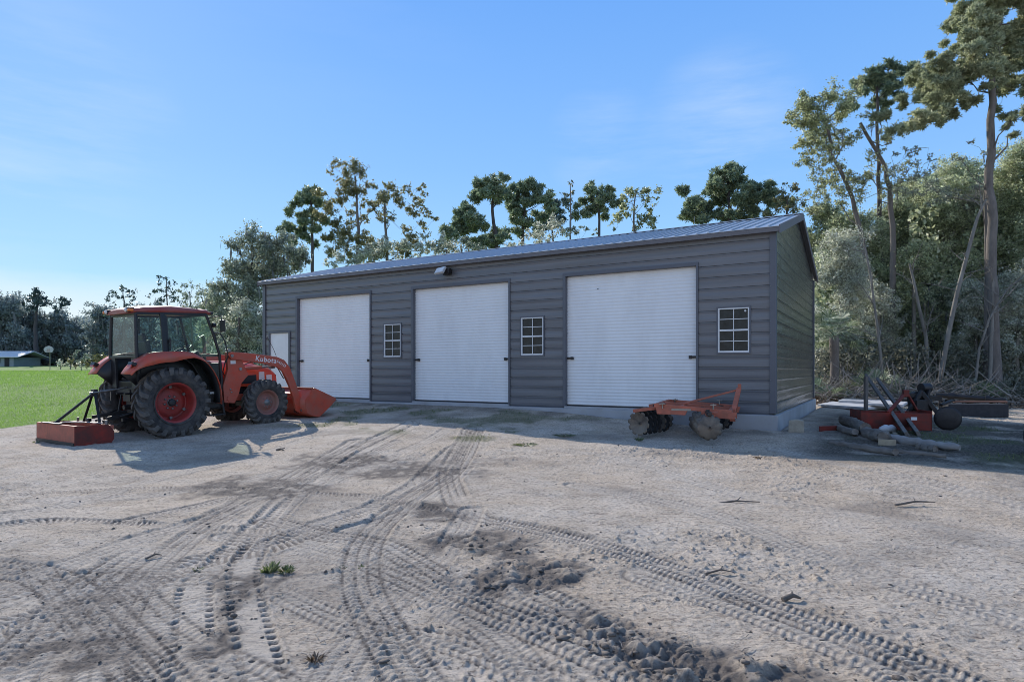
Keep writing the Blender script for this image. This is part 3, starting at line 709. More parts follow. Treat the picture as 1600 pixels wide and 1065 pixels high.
# roof with ribs, both slopes
OV, OS = .17, .11; slope = math.atan2(RIDGE-EAVE, DEP/2); zr = RIDGE + .10
mb = MB()
for sgn in (0, 1):
    x = -W-OS; prof = []
    while x < OS - .235:
        prof += [(x, 0), (x+.19, 0), (x+.203, .024), (x+.217, .024), (x+.23, 0)]; x += .2325
    prof += [(OS, 0)]
    A = []; B = []; C2 = []
    for px_, d in prof:
        A.append((px_, -OV, zr - (DEP/2+OV)*math.tan(slope) + d)); B.append((px_, DEP/2, zr + d)); C2.append((px_, DEP+OV, zr - (DEP/2+OV)*math.tan(slope) + d))
    if sgn == 0:
        mb.strip(A, B, False)
        nA = [(p[0], p[1], p[2]-.012-q[1]) for p, q in zip(A, prof)]; mb.strip(nA, A, False)
    else: mb.strip(B, C2, False)
roof = mb.build('roof', M['roof'], shed)
mb = MB(); mb.prism([(DEP/2-.13, zr-.13*.265+.028), (DEP/2, zr+.03), (DEP/2+.13, zr-.13*.265+.028), (DEP/2+.13, zr-.13*.265+.034), (DEP/2, zr+.038), (DEP/2-.13, zr-.13*.265+.034)], -W-OS, OS, 'x')
mb.build('ridge_cap', M['roof'], roof)
mb = MB(); z0 = zr - (DEP/2+OV)*math.tan(slope)
mb.bb(-W-OS, OS, -OV+.01, -OV+.022, z0-.105, z0-.014)          # front fascia
mb.bb(-W-OS+.02, OS-.02, -OV+.024, -.04, z0-.095, z0-.088)      # soffit
for s_ in (OS-.002, -W-OS+.002-.02):                            # rakes on both gables
    for a, b in ((-OV, DEP/2), (DEP+OV, DEP/2)):
        mb.add([(s_, a, z0-.15), (s_, a, z0+.02), (s_, b, zr+.02), (s_, b, zr-.15), (s_+.02, a, z0-.15), (s_+.02, a, z0+.02), (s_+.02, b, zr+.02), (s_+.02, b, zr-.15)],
               [(0, 1, 2, 3), (4, 5, 6, 7), (0, 1, 5, 4), (1, 2, 6, 5), (2, 3, 7, 6), (3, 0, 4, 7)])
mb.add([(0.03, -.1, EAVE-.02), (OS, -.1, EAVE-.05), (OS, DEP/2, RIDGE-.02), (0.03, DEP/2, RIDGE)], [(0, 1, 2, 3)])
mb.add([(0.03, DEP+.1, EAVE-.02), (OS, DEP+.1, EAVE-.05), (OS, DEP/2, RIDGE-.02), (0.03, DEP/2, RIDGE)], [(0, 1, 2, 3)])
mb.build('fascia', M['fascia'], roof, .002)
mb = MB(); mb.tube([(-2.6, DEP/2, zr+.02), (-2.6, DEP/2, zr+.28)], .009, 6); mb.build('vent_rod', M['steel'], roof)
# slab
mb = MB(); mb.bb(-W-.03, .07, -.06, DEP+.06, -.9, -.03)
f = mb.build('foundation', M['concrete'], shed, .012)
mb = MB()
for a, b in doors: mb.bb(a-.02, b+.02, -.052, .16, -.028, .016)
mb.each('threshold', M['concrete'], shed)
# roller doors
rdoor = None
for i, (a, b) in enumerate(doors):
    mb = MB(); pr = []; z = .03; y = .085
    while z < DH - .002:
        for t, d in ((0, .0), (.006, .0055), (.014, .002), (.03, -.0025), (.045, -.003), (.06, -.0015), (.068, .002)):
            if z + t < DH: pr.append((z+t, d))
        z += .0735
    n_ = 6
    for q in range(n_):
        x0, x1 = a + (b-a)*q/n_, a + (b-a)*(q+1)/n_
        mb.strip([(x0, y + d, z_) for z_, d in pr], [(x1, y + d, z_) for z_, d in pr], True)
    dr = mb.build('roller_door', M['door_white'], shed)
    mb = MB(); mb.bb(a, b, .06, .11, .016, .05); mb.build('bottom_rail', M['blackmetal'], dr, .003)
    mb = MB()
    for xx, s_ in ((a, 1), (b, -1)):
        mb = MB(); mb.bb(xx, xx + s_*.17, .05, .072, 1.115, 1.16); mb.bb(xx + s_*.10, xx + s_*.17, .04, .054, 1.10, 1.17)
        mb.build('latch', M['blackmetal'], dr, .002)
    if i == 2:
        mb = MB(); mb.lathe([(0, .001), (0, .013), (.012, .012), (.012, .001)], (a+.78, .06, 2.72), 'y', 12); mb.build('bolt', M['blackmetal'], dr)
    mb = MB()
    mb.bb(a-.07, a, -.034, .12, .0, DH+.075); mb.bb(b, b+.045, -.034, .12, .0, DH+.075); mb.bb(a, b, -.034, .12, DH, DH+.075)
    mb.build('door_frame', M['trim'], dr, .003)
# small door
mb = MB(); mb.bb(-15.0, -14.12, .01, .05, .03, 2.02)
dr = mb.build('door', M['white'], shed, .004); dr['label'] = 'plain white walk-in door behind the loader'
mb = MB(); mb.bb(-15.05, -15.0, -.034, .05, 0, 2.07); mb.bb(-14.12, -14.05, -.034, .05, 0, 2.07); mb.bb(-15.0, -14.12, -.034, .05, 2.02, 2.07); mb.build('door_frame', M['trim'], dr, .003)
mb = MB(); mb.tube([(-14.22, .005, .95), (-14.22, -.05, .95)], .03, 12); mb.build('door_knob', M['steel'], dr)
# sash windows: two over two twice
for i, (a, b) in enumerate(wins):
    mb = MB(); z0, z1 = WZ0, WZ1; fw = .026
    mb.bb(a, b, -.02, .03, z1-fw, z1); mb.bb(a, b, -.028, .03, z0, z0+fw*1.3); mb.bb(a, a+fw, -.018, .03, z0+fw*1.3, z1-fw); mb.bb(b-fw, b, -.018, .03, z0+fw*1.3, z1-fw)
    zm = (z0+z1)/2; mb.bb(a+fw, b-fw, -.014, .03, zm-.018, zm+.018)
    wn = mb.build('window', M['white'], shed, .002)
    mb = MB(); xm = (a+b)/2; mb.bb(xm-.007, xm+.007, .002, .012, z0+fw, zm-.018); mb.bb(xm-.007, xm+.007, .002, .012, zm+.018, z1-fw)
    for zz in ((z0+zm)/2+.005, (zm+z1)/2): mb.bb(a+fw, b-fw, .004, .010, zz-.007, zz+.007)
    mb.build('glazing_bar', M['white'], wn)
    mb = MB(); mb.add([(a+.01, .018, z0+.01), (b-.01, .018+.002*i, z0+.01), (b-.01, .016, z1-.01), (a+.01, .02, z1-.01)], [(0, 1, 2, 3)]); mb.build('pane', M['winglass'], wn)
    mb = MB(); mb.bb(a-.03, a, -.024, .03, z0-.03, z1+.03); mb.bb(b, b+.03, -.024, .03, z0-.03, z1+.03); mb.bb(a, b, -.024, .03, z1, z1+.03); mb.bb(a, b, -.024, .03, z0-.03, z0); mb.build('window_trim', M['trim'], wn)
    if i == 2:
        mb = MB(); mb.lathe([(0, .001), (0, .022), (.002, .022), (.002, .001)], (b-.08, .008, z1-.07), 'y', 16); mb.build('sticker', M['sticker'], wn)
# floodlight under the eave
fl = thing('floodlight', 'square white floodlight fixed under the shed eave', 'floodlight')
fl.location = Matrix.Translation((CX, CY, SLAB)) @ Matrix.Rotation(BA, 4, 'Z') @ Vector((-8.02, -.03, 3.42)); fl.rotation_euler = (0, 0, BA); fl.scale = (.85, .85, .85)
rt = Matrix.Rotation(R(-38), 3, 'X') @ Matrix.Rotation(R(-8), 3, 'Z')
mb = MB(); mb.box((-.02, -.27, .02), (.37, .07, .24), rt); mb.build('housing', M['whiteboard'], fl, .012)
mb = MB(); c_ = Vector((-.02, -.27, .02)) + rt @ Vector((0, -.037, 0)); mb.box(c_, (.31, .004, .18), rt); mb.build('lens', M['lens_white'], fl)
mb = MB(); mb.beam((0, .02, -.02), (-.01, -.22, .0), .05, .05); mb.box((.16, -.12, 0.02), (.14, .12, .16)); mb.bb(-.1, .2, -.03, .03, -.09, .07); mb.build('bracket', M['blackmetal'], fl, .006)
# ================================================================== TRACTOR
def text_part(body, size, mat, parent, mtx, ext=.002, shear=0.0, name='lettering', space=1.0):
    cu = bpy.data.curves.new(name, 'FONT'); cu.body = body; cu.size = size; cu.extrude = ext; cu.shear = shear; cu.offset = size*.012; cu.space_character = space
    t = bpy.data.objects.new(name, cu); col.objects.link(t)
    me = bpy.data.meshes.new_from_object(t); bpy.data.objects.remove(t)
    me.transform(mtx); me.materials.clear(); me.materials.append(mat)
    o = bpy.data.objects.new(name, me); col.objects.link(o); o.parent = parent; return o
AX = Vector((-7.48, 13.16, 0)); HD = R(54)
hv = Vector((math.cos(HD), math.sin(HD), 0))
zr_ = gz(AX.x, AX.y); fr = AX + hv*2.1; zf = gz(fr.x, fr.y)
tr = thing('tractor', 'orange cab tractor with front loader parked left of the shed', 'tractor', (AX.x, AX.y, zr_ - .015), 0)
tr.rotation_euler = (0, -math.atan2(zf - zr_, 2.1), HD)
def make_wheel(x, y, z, rad, wid, rimr, lugs, sgn, front):
    """sgn -1: right side wheel, its dished face to -y"""
    s = sgn; hw = wid/2
    ml_ = MB(); mb = MB(); b = rad - (.05 if not front else .036)
    prof = [(-hw*.62, rimr), (-hw*.9, rimr+.03), (-hw, rimr+(b-rimr)*.45), (-hw*.97, b-.07), (-hw*.86, b-.012), (-hw*.4, b+.004), (0, b+.008), (hw*.4, b+.004), (hw*.86, b-.012), (hw*.97, b-.07), (hw, rimr+(b-rimr)*.45), (hw*.9, rimr+.03), (hw*.62, rimr)]
    mb.lathe([(t, r) for t, r in prof], (x, y, z), 'y', 56)
    for t in (-hw-.002, hw+.002):                       # raised bead line on the sidewalls
        mb.lathe([(t*.93, rimr+.035), (t*1.0, rimr+.05), (t*.985, rimr+.062)], (x, y, z), 'y', 56)
    for side in (-1, 1):
        for i in range(lugs):
            a0 = 2*math.pi*(i + (.5 if side > 0 else 0))/lugs
            st = [(0.02, 0.0, .0), (.35, .10, .0), (.75, .22, .0), (.99, .27, .03), (1.045, .285, .12)]
            th = .036/rad if not front else .026/rad
            L0, L1 = [], []
            for (f, da, drop) in st:
                yy = side*f*hw; ang = a0 + da*(1.0 if not front else 1.1)
                ro = rad - drop; ri = min(b - .02, ro - .03)
                for lst, sg in ((L0, -1), (L1, 1)):
                    aa = ang + sg*th*(1.0 if f < .9 else 1.25)
                    lst.append(((ro)*math.cos(aa) + x, y + yy, ro*math.sin(aa) + z, (ri)*math.cos(aa + sg*.01) + x, y + yy*.985, ri*math.sin(aa + sg*.01) + z))
            V = []
            for p, q in zip(L0, L1): V += [p[:3], q[:3], q[3:], p[3:]]
            Fc = []
            for k in range(len(st)-1):
                for e in range(4): Fc.append((4*k+e, 4*k+(e+1) % 4, 4*k+4+(e+1) % 4, 4*k+4+e))
            Fc += [(3, 2, 1, 0), (4*len(st)-4, 4*len(st)-3, 4*len(st)-2, 4*len(st)-1)]
            ml_.add(V, Fc, False)
    o = s*hw
    mr = MB()
    if front:
        rp = [(o*.72, rimr+.012), (o*.66, rimr-.02), (o*.30, rimr-.035), (o*.10, rimr-.05), (o*.06, rimr*.62), (o*.40, rimr*.50), (o*.52, rimr*.30), (o*.52, .0)]
    else:
        rp = [(o*.80, rimr+.02), (o*.76, rimr-.012), (o*.45, rimr-.028), (-o*.5, rimr-.045), (-o*.62, rimr*.84), (-o*.50, rimr*.76), (-o*.34, rimr*.55), (-o*.36, rimr*.36), (-o*.28, rimr*.30), (-o*.28, 0)]
    mr.lathe(rp, (x, y, z), 'y', 48)
    mr.lathe([(-o*.78, rimr+.015), (-o*.72, rimr-.02), (-o*.5, rimr-.04), (-o*.45, rimr-.05)], (x, y, z), 'y', 40)
    rim = mr.build('wheel', M['rim_dusty' if front else 'rim'], tr)
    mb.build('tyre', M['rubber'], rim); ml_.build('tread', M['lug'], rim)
    mh = MB(); bolts = []
    if front:
        mh.lathe([(o*.50, .075), (o*.62, .07), (o*.64, .05), (o*.74, .045), (o*.76, 0)], (x, y, z), 'y', 20)
        for k in range(8):
            a = k*math.pi/4; bl = MB(); bolts.append(bl); bl.lathe([(o*.50, .012), (o*.58, .012), (o*.58, 0)], (x+.105*math.cos(a), y, z+.105*math.sin(a)), 'y', 6)
    else:
        mh.lathe([(-o*.32, .085), (-o*.12, .08), (-o*.08, .06), (-o*.08, 0)], (x, y, z), 'y', 24)
        for k in range(8):
            a = k*math.pi/4 + .2; bl = MB(); bolts.append(bl); bl.lathe([(-o*.34, .02), (-o*.2, .02), (-o*.2, 0)], (x+.128*math.cos(a), y, z+.128*math.sin(a)), 'y', 6)
        for k in range(6):
            a = k*math.pi/3 + .5; bl = MB(); bolts.append(bl); bl.box((x+(rimr-.075)*math.cos(a), y-o*.42, z+(rimr-.075)*math.sin(a)), (.05, .05, .05), Matrix.Rotation(-a, 3, 'Y'))
    mh.build('hub', M['hub'], rim)
    for bl in bolts: bl.build('wheel_bolt', M['hub'], rim)
    if not front:
        mc = MB(); mc.lathe([(-o*.08, .075), (o*.06, .07), (o*.1, .05), (o*.1, 0)], (x, y, z), 'y', 20); mc.build('hub_cap', M['black'], rim)
    return rim
RR, FR_ = .715, .525
for s_ in (-1, 1):
    make_wheel(0, s_*.80, RR-.02, RR, .42, .385, 22, s_, False)
    make_wheel(2.1, s_*.74, FR_-.012, FR_, .29, .275, 20, s_, True)
# chassis: axles, gearbox, engine, front axle
mb = MB()
mb.tube([(0, -.62, .69), (0, .62, .69)], .12, 12); mb.bb(-.35, .75, -.26, .26, .42, .98); mb.bb(.6, 1.45, -.2, .2, .45, .9); mb.bb(1.4, 2.55, -.24, .24, .55, 1.05)
mb.bb(1.9, 2.85, -.17, .17, .42, .62); mb.beam((2.1, -.6, .52), (2.1, .6, .52), .16, .14); mb.bb(2.0, 2.2, -.63, -.5, .36, .68); mb.bb(2.0, 2.2, .5, .63, .36, .68)
mb.bb(-.45, -.3, -.2, .2, .5, .95); mb.tube([(-.45, 0, .62), (-.58, 0, .62)], .05, 10); mb.bb(.3, 1.15, -.55, -.28, .45, .78); mb.bb(.3, 1.0, .28, .55, .45, .78)
mb.tube([(.9, -.55, .8), (.9, .55, .8)], .045, 8)
mb.build('chassis', M['blackmetal'], tr, .015)
# bonnet
mb = MB()
sec = [(1.12, .34, .92, 1.50), (1.6, .34, .90, 1.47), (2.15, .33, .86, 1.40), (2.55, .31, .80, 1.30), (2.72, .27, .78, 1.18)]
rings = []
for x, w_, z0, z1 in sec:
    rings.append([(x, -w_, z0), (x, -w_*1.02, z0+(z1-z0)*.55), (x, -w_*.95, z1-.09), (x, -w_*.72, z1-.02), (x, 0, z1+.015), (x, w_*.72, z1-.02), (x, w_*.95, z1-.09), (x, w_*1.02, z0+(z1-z0)*.55), (x, w_, z0)])
k = 9; V = [v for r_ in rings for v in r_]; Fc = [(i*k+j, i*k+j+1, (i+1)*k+j+1, (i+1)*k+j) for i in range(len(rings)-1) for j in range(k-1)]
mb.add(V, Fc, True); mb.add(rings[-1], [tuple(range(k))]); mb.add(rings[0], [tuple(range(k))[::-1]])
hood = mb.build('bonnet', M['hood'], tr)
mb = MB(); mb.bb(2.715, 2.75, -.22, .22, .82, 1.12); mb.bb(1.5, 2.15, -.352, -.343, .95, 1.14); mb.bb(1.5, 2.15, .343, .352, .95, 1.14); mb.each('grille', M['black'], hood, .004)
mb = MB(); mb.bb(2.22, 2.36, -.348, -.330, 1.02, 1.2); mb.build('headlight', M['lens_white'], hood, .004)
mb = MB(); mb.bb(2.22, 2.36, .330, .348, 1.02, 1.2); mb.build('headlight', M['lens_white'], hood, .004)
mb = MB(); mb.bb(2.42, 2.56, -.336, -.312, .92, 1.12); mb.build('warning_sticker', M['sticker'], hood)
mb = MB(); mb.tube([(1.35, .42, .9), (1.35, .42, 2.0), (1.32, .42, 2.08)], .035, 10); mb.build('exhaust', M['blackmetal'], tr)
# fenders
def fender(s):
    mb = MB(); A = []; B = []; C2 = []; zc = .70
    for i in range(20):
        a = R(148 - i*8.1); rr_ = .93 + .05*math.sin(a)
        x = rr_*math.cos(a)*1.02; z = zc + rr_*math.sin(a)*1.10
        if a > R(120): z += .10*(a - R(120)); x = x*1.0
        if z > 1.68: z = 1.68 + (z-1.68)*.35
        A.append((x, s*.56, z + .01)); lp = .20*min(1, max(.1, (i-0)/4 if i < 4 else (13-i)/6)); B.append((x, s*.95, z)); C2.append((x*.985, s*1.0, z-lp))
    mb.strip(A, B); mb.strip(B, C2)
    o = mb.build('fender', M['orange'], tr, 0, solid=.012)
    # inner wall of the wheel arch
    mi = MB(); k = len(A); D = [(x*.62, s*.56, .95 + (z-.95)*.2) for x, y, z in A]; mi.strip([(x, s*.565, z) for x, y, z in A], D)
    mi.strip([(x*.975, s*.57, .7+(z-.7)*.975) for x, y, z in A], [(x*.975, s*.945, .7+(z-.7)*.975) for x, y, z in A])
    mi.build('inner_panel', M['black'], o, 0, solid=.008)
    ml = MB(); ml.box((-.74, s*.86, 1.50), (.09, .19, .07), Matrix.Rotation(R(25), 3, 'Y')); ml.build('lamp_housing', M['black'], o, .01)
    ml = MB(); ml.box((-.785, s*.86, 1.475), (.02, .16, .05), Matrix.Rotation(R(25), 3, 'Y')); ml.build('tail_lamp', M['lens_red'], o, .004)
    return o
fender(-1); fender(1)
# cab: frame tubes, roof, glass, interior
cab = MB()
CZ0, CZ1 = 1.62, 2.50
for s in (-1, 1):
    cab.tube([(-.52, s*.60, 1.30), (-.54, s*.60, 1.7), (-.50, s*.54, 2.5)], [.045, .035, .032], 8)      # rear pillar
    cab.beam((-.02, s*.66, 1.60), (-.02, s*.58, 2.5), .05, .09, (1, 0, 0))                                # middle pillar
    cab.tube([(.90, s*.56, 2.5), (1.02, s*.62, 2.05), (1.12, s*.64, 1.62), (1.14, s*.64, 1.1), (1.10, s*.62, .66)], [.03, .03, .03, .035, .035], 8)
    cab.beam((-.52, s*.60, 1.66), (-.02, s*.65, 1.66), .05, .06); cab.beam((-.5, s*.55, 2.49), (.9, s*.56, 2.50), .05, .05)
    # door edge following the fender down to the step
    cab.tube([(-.0, s*.66, 1.66), (.25, s*.66, 1.64), (.5, s*.66, 1.46), (.68, s*.66, 1.15), (.76, s*.65, .82), (.80, s*.64, .66), (1.10, s*.63, .64)], .022, 6)
    cab.bb(.80, 1.12, s*.56, s*.66, .50, .72)
cab.beam((-.50, -.54, 2.49), (-.50, .54, 2.49), .05, .06); cab.beam((.90, -.56, 2.49), (.90, .56, 2.49), .05, .05)
cab.beam((-.54, -.6, 1.64), (-.54, .6, 1.64), .05, .05); cab.beam((1.12, -.6, 1.62), (1.12, .6, 1.62), .05, .06); cab.bb(1.10, 1.15, -.6, .6, .95, 1.45)
cab.bb(-.55, -.50, -.58, -.36, 1.0, 1.64); cab.bb(-.55, -.50, .36, .58, 1.0, 1.64)
cabo = cab.build('cab', M['black'], tr, .006)
mb = MB(); mb.bb(-.5, 1.08, -.56, .56, .86, .92); mb.bb(-.5, .0, -.54, .54, .9, 1.15); mb.build('floor', M['black'], cabo, .01)
rf = MB(); secr = [(-.62, .50, 2.50, 2.57), (-.55, .56, 2.50, 2.61), (-.3, .59, 2.50, 2.65), (.2, .60, 2.51, 2.675), (.7, .60, 2.51, 2.645), (.84, .59, 2.51, 2.62), (.92, .58, 2.51, 2.63), (1.02, .54, 2.51, 2.59)]
rings = [[(x, -w_*.96, z0), (x, -w_, z0+(z1-z0)*.45), (x, -w_*.9, z1-.03), (x, -w_*.55, z1), (x, 0, z1+.012), (x, w_*.55, z1), (x, w_*.9, z1-.03), (x, w_, z0+(z1-z0)*.45), (x, w_*.96, z0)] for x, w_, z0, z1 in secr]
V = [v for r_ in rings for v in r_]; Fc = [(i*k+j, i*k+j+1, (i+1)*k+j+1, (i+1)*k+j) for i in range(len(rings)-1) for j in range(k-1)] + [(i*k, (i+1)*k, (i+1)*k+8, i*k+8) for i in range(len(rings)-1)]
rf.add(V, Fc, True); rf.add(rings[0], [tuple(range(9))]); rf.add(rings[-1], [tuple(range(9))])
rfo = rf.build('roof', M['roof_red'], cabo)
for s in (-1, 1):
    ml = MB(); ml.box((-.57, s*.47, 2.56), (.13, .12, .10)); ml.box((1.04, s*.45, 2.53), (.1, .14, .07)); h_ = ml.build('lamp_housing', M['black'], rfo, .015)
    ml = MB(); ml.lathe([(0, .042), (-.02, .036), (-.028, 0)], (-.635, s*.45, 2.56), 'x', 14); ml.build('work_light', M['lens_white'], rfo)
    ml = MB(); ml.box((-.60, s*.565, 2.555), (.10, .05, .055)); ml.build('indicator', M['lens_amber'], rfo, .01)
def pane(pts, name, mat=None, parent=None):
    m_ = MB(); m_.add(pts, [tuple(range(len(pts)))]); return m_.build(name, mat or M['cabglass'], parent or cabo)
for s in (-1, 1):
    pane([(-.50, s*.60, 1.68), (-.04, s*.655, 1.68), (-.04, s*.585, 2.47), (-.48, s*.545, 2.47)], 'side_window')
    dg = pane([(.02, s*.655, 1.68), (.25, s*.66, 1.66), (.5, s*.66, 1.48), (.68, s*.655, 1.17), (.76, s*.65, .86), (.82, s*.64, .74), (1.10, s*.63, .72), (1.12, s*.635, 1.1), (1.10, s*.635, 1.62), (1.0, s*.61, 2.05), (.88, s*.565, 2.47), (.02, s*.585, 2.47)], 'door_window')
    mb = MB(); mb.tube([(.06, s*.70, 1.74), (.06, s*.70, 2.0)], .014, 6); mb.bb(.045, .075, s*.66, s*.70, 1.9, 1.96); mb.build('handle', M['black'], dg)
    mb = MB(); mb.beam((.04, s*.655, 1.7), (.04, s*.59, 2.46), .02, .045, (1, 0, 0)); mb.build('door_seal', M['black'], dg)
pane([(-.53, -.56, 1.68), (-.53, .56, 1.68), (-.50, .52, 2.46), (-.50, -.52, 2.46)], 'rear_window')
pane([(1.12, -.6, 1.66), (1.12, .6, 1.66), (.91, .54, 2.46), (.91, -.54, 2.46)], 'windscreen')
mb = MB(); mb.box((.12, 0, 1.36), (.46, .48, .12)); mb.box((-.12, 0, 1.68), (.11, .46, .58), Matrix.Rotation(R(-10), 3, 'Y')); mb.box((-.17, 0, 2.02), (.08, .26, .18), Matrix.Rotation(R(-10), 3, 'Y'))
mb.bb(.0, .24, -.1, .1, 1.0, 1.32); mb.box((.12, -.29, 1.52), (.32, .06, .05)); mb.build('seat', M['seat'], cabo, .03)
mb = MB(); mb.tube([(.95, 0, .95), (.80, 0, 1.45), (.66, 0, 1.72)], [.07, .06, .035], 10); mb.bb(.88, 1.08, -.2, .2, .92, 1.5); mb.box((.86, 0, 1.62), (.16, .36, .16), Matrix.Rotation(R(-30), 3, 'Y')); mb.build('dashboard', M['black'], cabo, .015)
tc_ = Vector((.64, 0, 1.76)); q = Matrix.Rotation(R(-28), 3, 'Y'); mb = MB()
mb.tube([tc_ + q @ Vector((.2*math.cos(a), .2*math.sin(a), 0)) for a in [i*2*math.pi/24 for i in range(25)]], .014, 6, False)
for a in (0, 2.1, 4.2): mb.beam(tc_, tc_ + q @ Vector((.2*math.cos(a), .2*math.sin(a), 0)), .03, .01)
mb.lathe([(-.03, .05), (.02, .05), (.03, 0)], tc_, 'z', 12); mb.build('steering_wheel', M['black'], cabo)
mb = MB(); mb.bb(.1, .5, -.52, -.34, 1.2, 1.46)
for x in (.2, .28, .36, .44): mb.tube([(x, -.43, 1.45), (x+.03, -.43, 1.62)], .01, 6); mb.lathe([(0, .022), (.03, .022), (.045, .0)], (x+.03, -.43, 1.62), 'z', 8)
mb.build('control_levers', M['black'], cabo)
# steps, mirror arms, loader joystick bracket
for s in (-1, 1):
    mb = MB()
    mb.beam((.66, s*.70, .92), (.80, s*.72, .34), .04, .012, (0, 1, 0)); mb.beam((1.06, s*.70, .95), (1.13, s*.72, .34), .04, .012, (0, 1, 0))
    mb.bb(.78, 1.14, s*.60, s*.76, .33, .36); mb.bb(.74, 1.12, s*.58, s*.74, .60, .63); mb.bb(.70, 1.10, s*.52, s*.70, .64, .9); mb.build('step', M['blackmetal'], tr, .006)
    mb = MB(); mb.bb(.82, .98, s*.705, s*.708, .80, .84); mb.build('warning_sticker', M['sticker'], tr)
    mb = MB(); mb.tube([(.93, s*.58, 2.42), (1.0, s*.7, 2.44), (1.02, s*.95, 2.46), (1.02, s*.97, 2.3)], .011, 6)
    ma = mb.build('mirror_arm', M['black'], cabo)
    mb = MB(); mb.box((1.03, s*.97, 2.24), (.03, .15, .26), Matrix.Rotation(s*R(-12), 3, 'Z')); mb.build('mirror', M['black'], ma, .012)
    mb = MB(); mb.tube([(1.02, s*.64, 2.10), (1.12, s*.70, 2.09), (1.22, s*.71, 1.92), (1.28, s*.70, 1.6), (1.24, s*.66, 1.45)], .014, 6); mb.build('grab_rail', M['black'], cabo)
    mb = MB(); mb.lathe([(0, .05), (.06, .045), (.075, 0)], (.98, s*.66, 2.27), 'x', 12); mb.beam((.95, s*.58, 2.25), (.98, s*.66, 2.27), .02); mb.build('work_light', M['black'], cabo)
# ---- loader
YA = .60
for s in (-1, 1):
    mb = MB()
    # mast plate: narrow foot, wide shoulder
    mb.prism([(1.18, .58), (1.42, .55), (1.52, .72), (1.60, .98), (1.78, 1.16), (1.62, 1.52), (1.50, 1.66), (1.28, 1.68), (1.30, 1.30), (1.17, .95)], s*(YA-.045), s*(YA+.045))
    mb.tube([(1.30, s*(YA-.09), .66), (1.30, s*(YA+.06), .66)], .06, 12)
    ms = mb.build('loader_mast', M['orange'], tr, .008)
    mb = MB()
    for px_, pz in ((1.33, .86), (1.35, .80)): mb.lathe([(0, .018), (s*.02, .018), (s*.02, 0)], (px_, s*(YA+.045), pz), 'y', 8)
    mb.tube([(1.58, s*(YA-.07), 1.30), (1.58, s*(YA+.07), 1.30)], .035, 10); mb.build('pin', M['steel'], ms)
    mb = MB(); mb.bb(1.36, 1.48, s*(YA+.046), s*(YA+.048), 1.42, 1.50); mb.build('warning_sticker', M['sticker'], ms)
    # lift arm: straight boom, knee, drop
    top = [(1.26, 1.63), (1.32, 1.685), (1.6, 1.665), (2.1, 1.60), (2.46, 1.545), (2.66, 1.46), (2.80, 1.28), (2.96, .86), (3.10, .42), (3.14, .24)]
    bot = [(3.02, .17), (2.93, .24), (2.86, .55), (2.72, .98), (2.60, 1.20), (2.46, 1.30), (2.1, 1.40), (1.6, 1.49), (1.34, 1.53)]
    ya, yb = s*(YA+.055), s*(YA+.125)
    mb.v, mb.f, mb.sm = [], [], []
    mb.prism(top + bot, ya, yb); am = mb.build('loader_arm', M['orange'], tr, .010)
    mb = MB(); mb.tube([(1.35, s*(YA-.06), 1.60), (1.35, s*(YA+.15), 1.60)], .035, 10); mb.tube([(3.06, s*(YA+.02), .24), (3.06, s*(YA+.16), .24)], .035, 10); mb.tube([(2.42, s*(YA-.04), 1.30), (2.42, s*(YA+.05), 1.30)], .03, 10); mb.bb(1.26, 1.34, s*(YA+.02), s*(YA+.13), 1.69, 1.75); mb.build('pin', M['steel'], am, .004)
    mb = MB(); mb.tube([(1.58, s*(YA), 1.30), (2.12, s*(YA), 1.315)], .04, 12); cy = mb.build('lift_cylinder', M['orange'], tr)
    mb = MB(); mb.tube([(2.10, s*YA, 1.315), (2.42, s*YA, 1.325)], .022, 10); mb.build('rod', M['steel'], cy)
    mb = MB(); mb.tube([(2.66, s*(YA+.02), 1.22), (2.92, s*(YA+.02), .66)], .034, 12); cy = mb.build('bucket_cylinder', M['orange'], tr)
    mb = MB(); mb.tube([(2.90, s*(YA+.02), .68), (3.03, s*(YA+.02), .46)], .018, 10); mb.build('rod', M['steel'], cy)
    mb = MB(); mb.prism([(2.98, .50), (3.08, .50), (3.14, .22), (3.04, .12), (2.94, .2)], s*(YA-.02), s*(YA+.0)); mb.prism([(3.0, .52), (3.16, .62), (3.2, .56), (3.06, .44)], s*(YA+.02), s*(YA+.04)); mb.build('bucket_link', M['rust_red'], tr, .004)
    mb = MB(); mb.tube([(1.6, s*(YA+.02), 1.36), (1.9, s*(YA-.03), 1.45), (2.3, s*(YA-.0), 1.40), (2.55, s*(YA-.02), 1.30), (2.7, s*(YA-.0), 1.02)], .012, 6); mb.tube([(1.30, s*(YA-.08), 1.1), (1.22, s*(YA-.03), 1.25), (1.30, s*(YA-.05), 1.5)], .012, 6); mb.build('hydraulic_hose', M['black'], tr)
    if s < 0:
        text_part('Kubota', .165, M['sticker'], am, Matrix.Translation((1.90, -(YA+.1265), 1.475)) @ Matrix.Rotation(R(8.5), 4, 'Y') @ Matrix.Rotation(R(90), 4, 'X'), .001, .08, 'lettering', 1.12)
        text_part('LA1153', .085, M['sticker'], am, Matrix.Translation((2.44, -(YA+.1265), 1.43)) @ Matrix.Rotation(R(32), 4, 'Y') @ Matrix.Rotation(R(90), 4, 'X'), .001, .2)
        mb = MB(); mb.tube([(2.24, -(YA+.10), 2.02), (2.40, -(YA+.10), 1.72), (2.46, -(YA+.1), 1.56)], .006, 5); mb.build('level_rod', M['blackmetal'], am)
mb = MB(); mb.tube([(2.88, -YA-.06, .62), (2.88, YA+.06, .62)], .06, 12); mb.bb(1.2, 1.42, -YA, YA, .58, .70); mb.beam((1.35, -.5, .66), (2.1, -.34, .66), .1, .14); mb.beam((1.35, .5, .66), (2.1, .34, .66), .1, .14); mb.build('loader_crossmember', M['orange'], tr, .006)
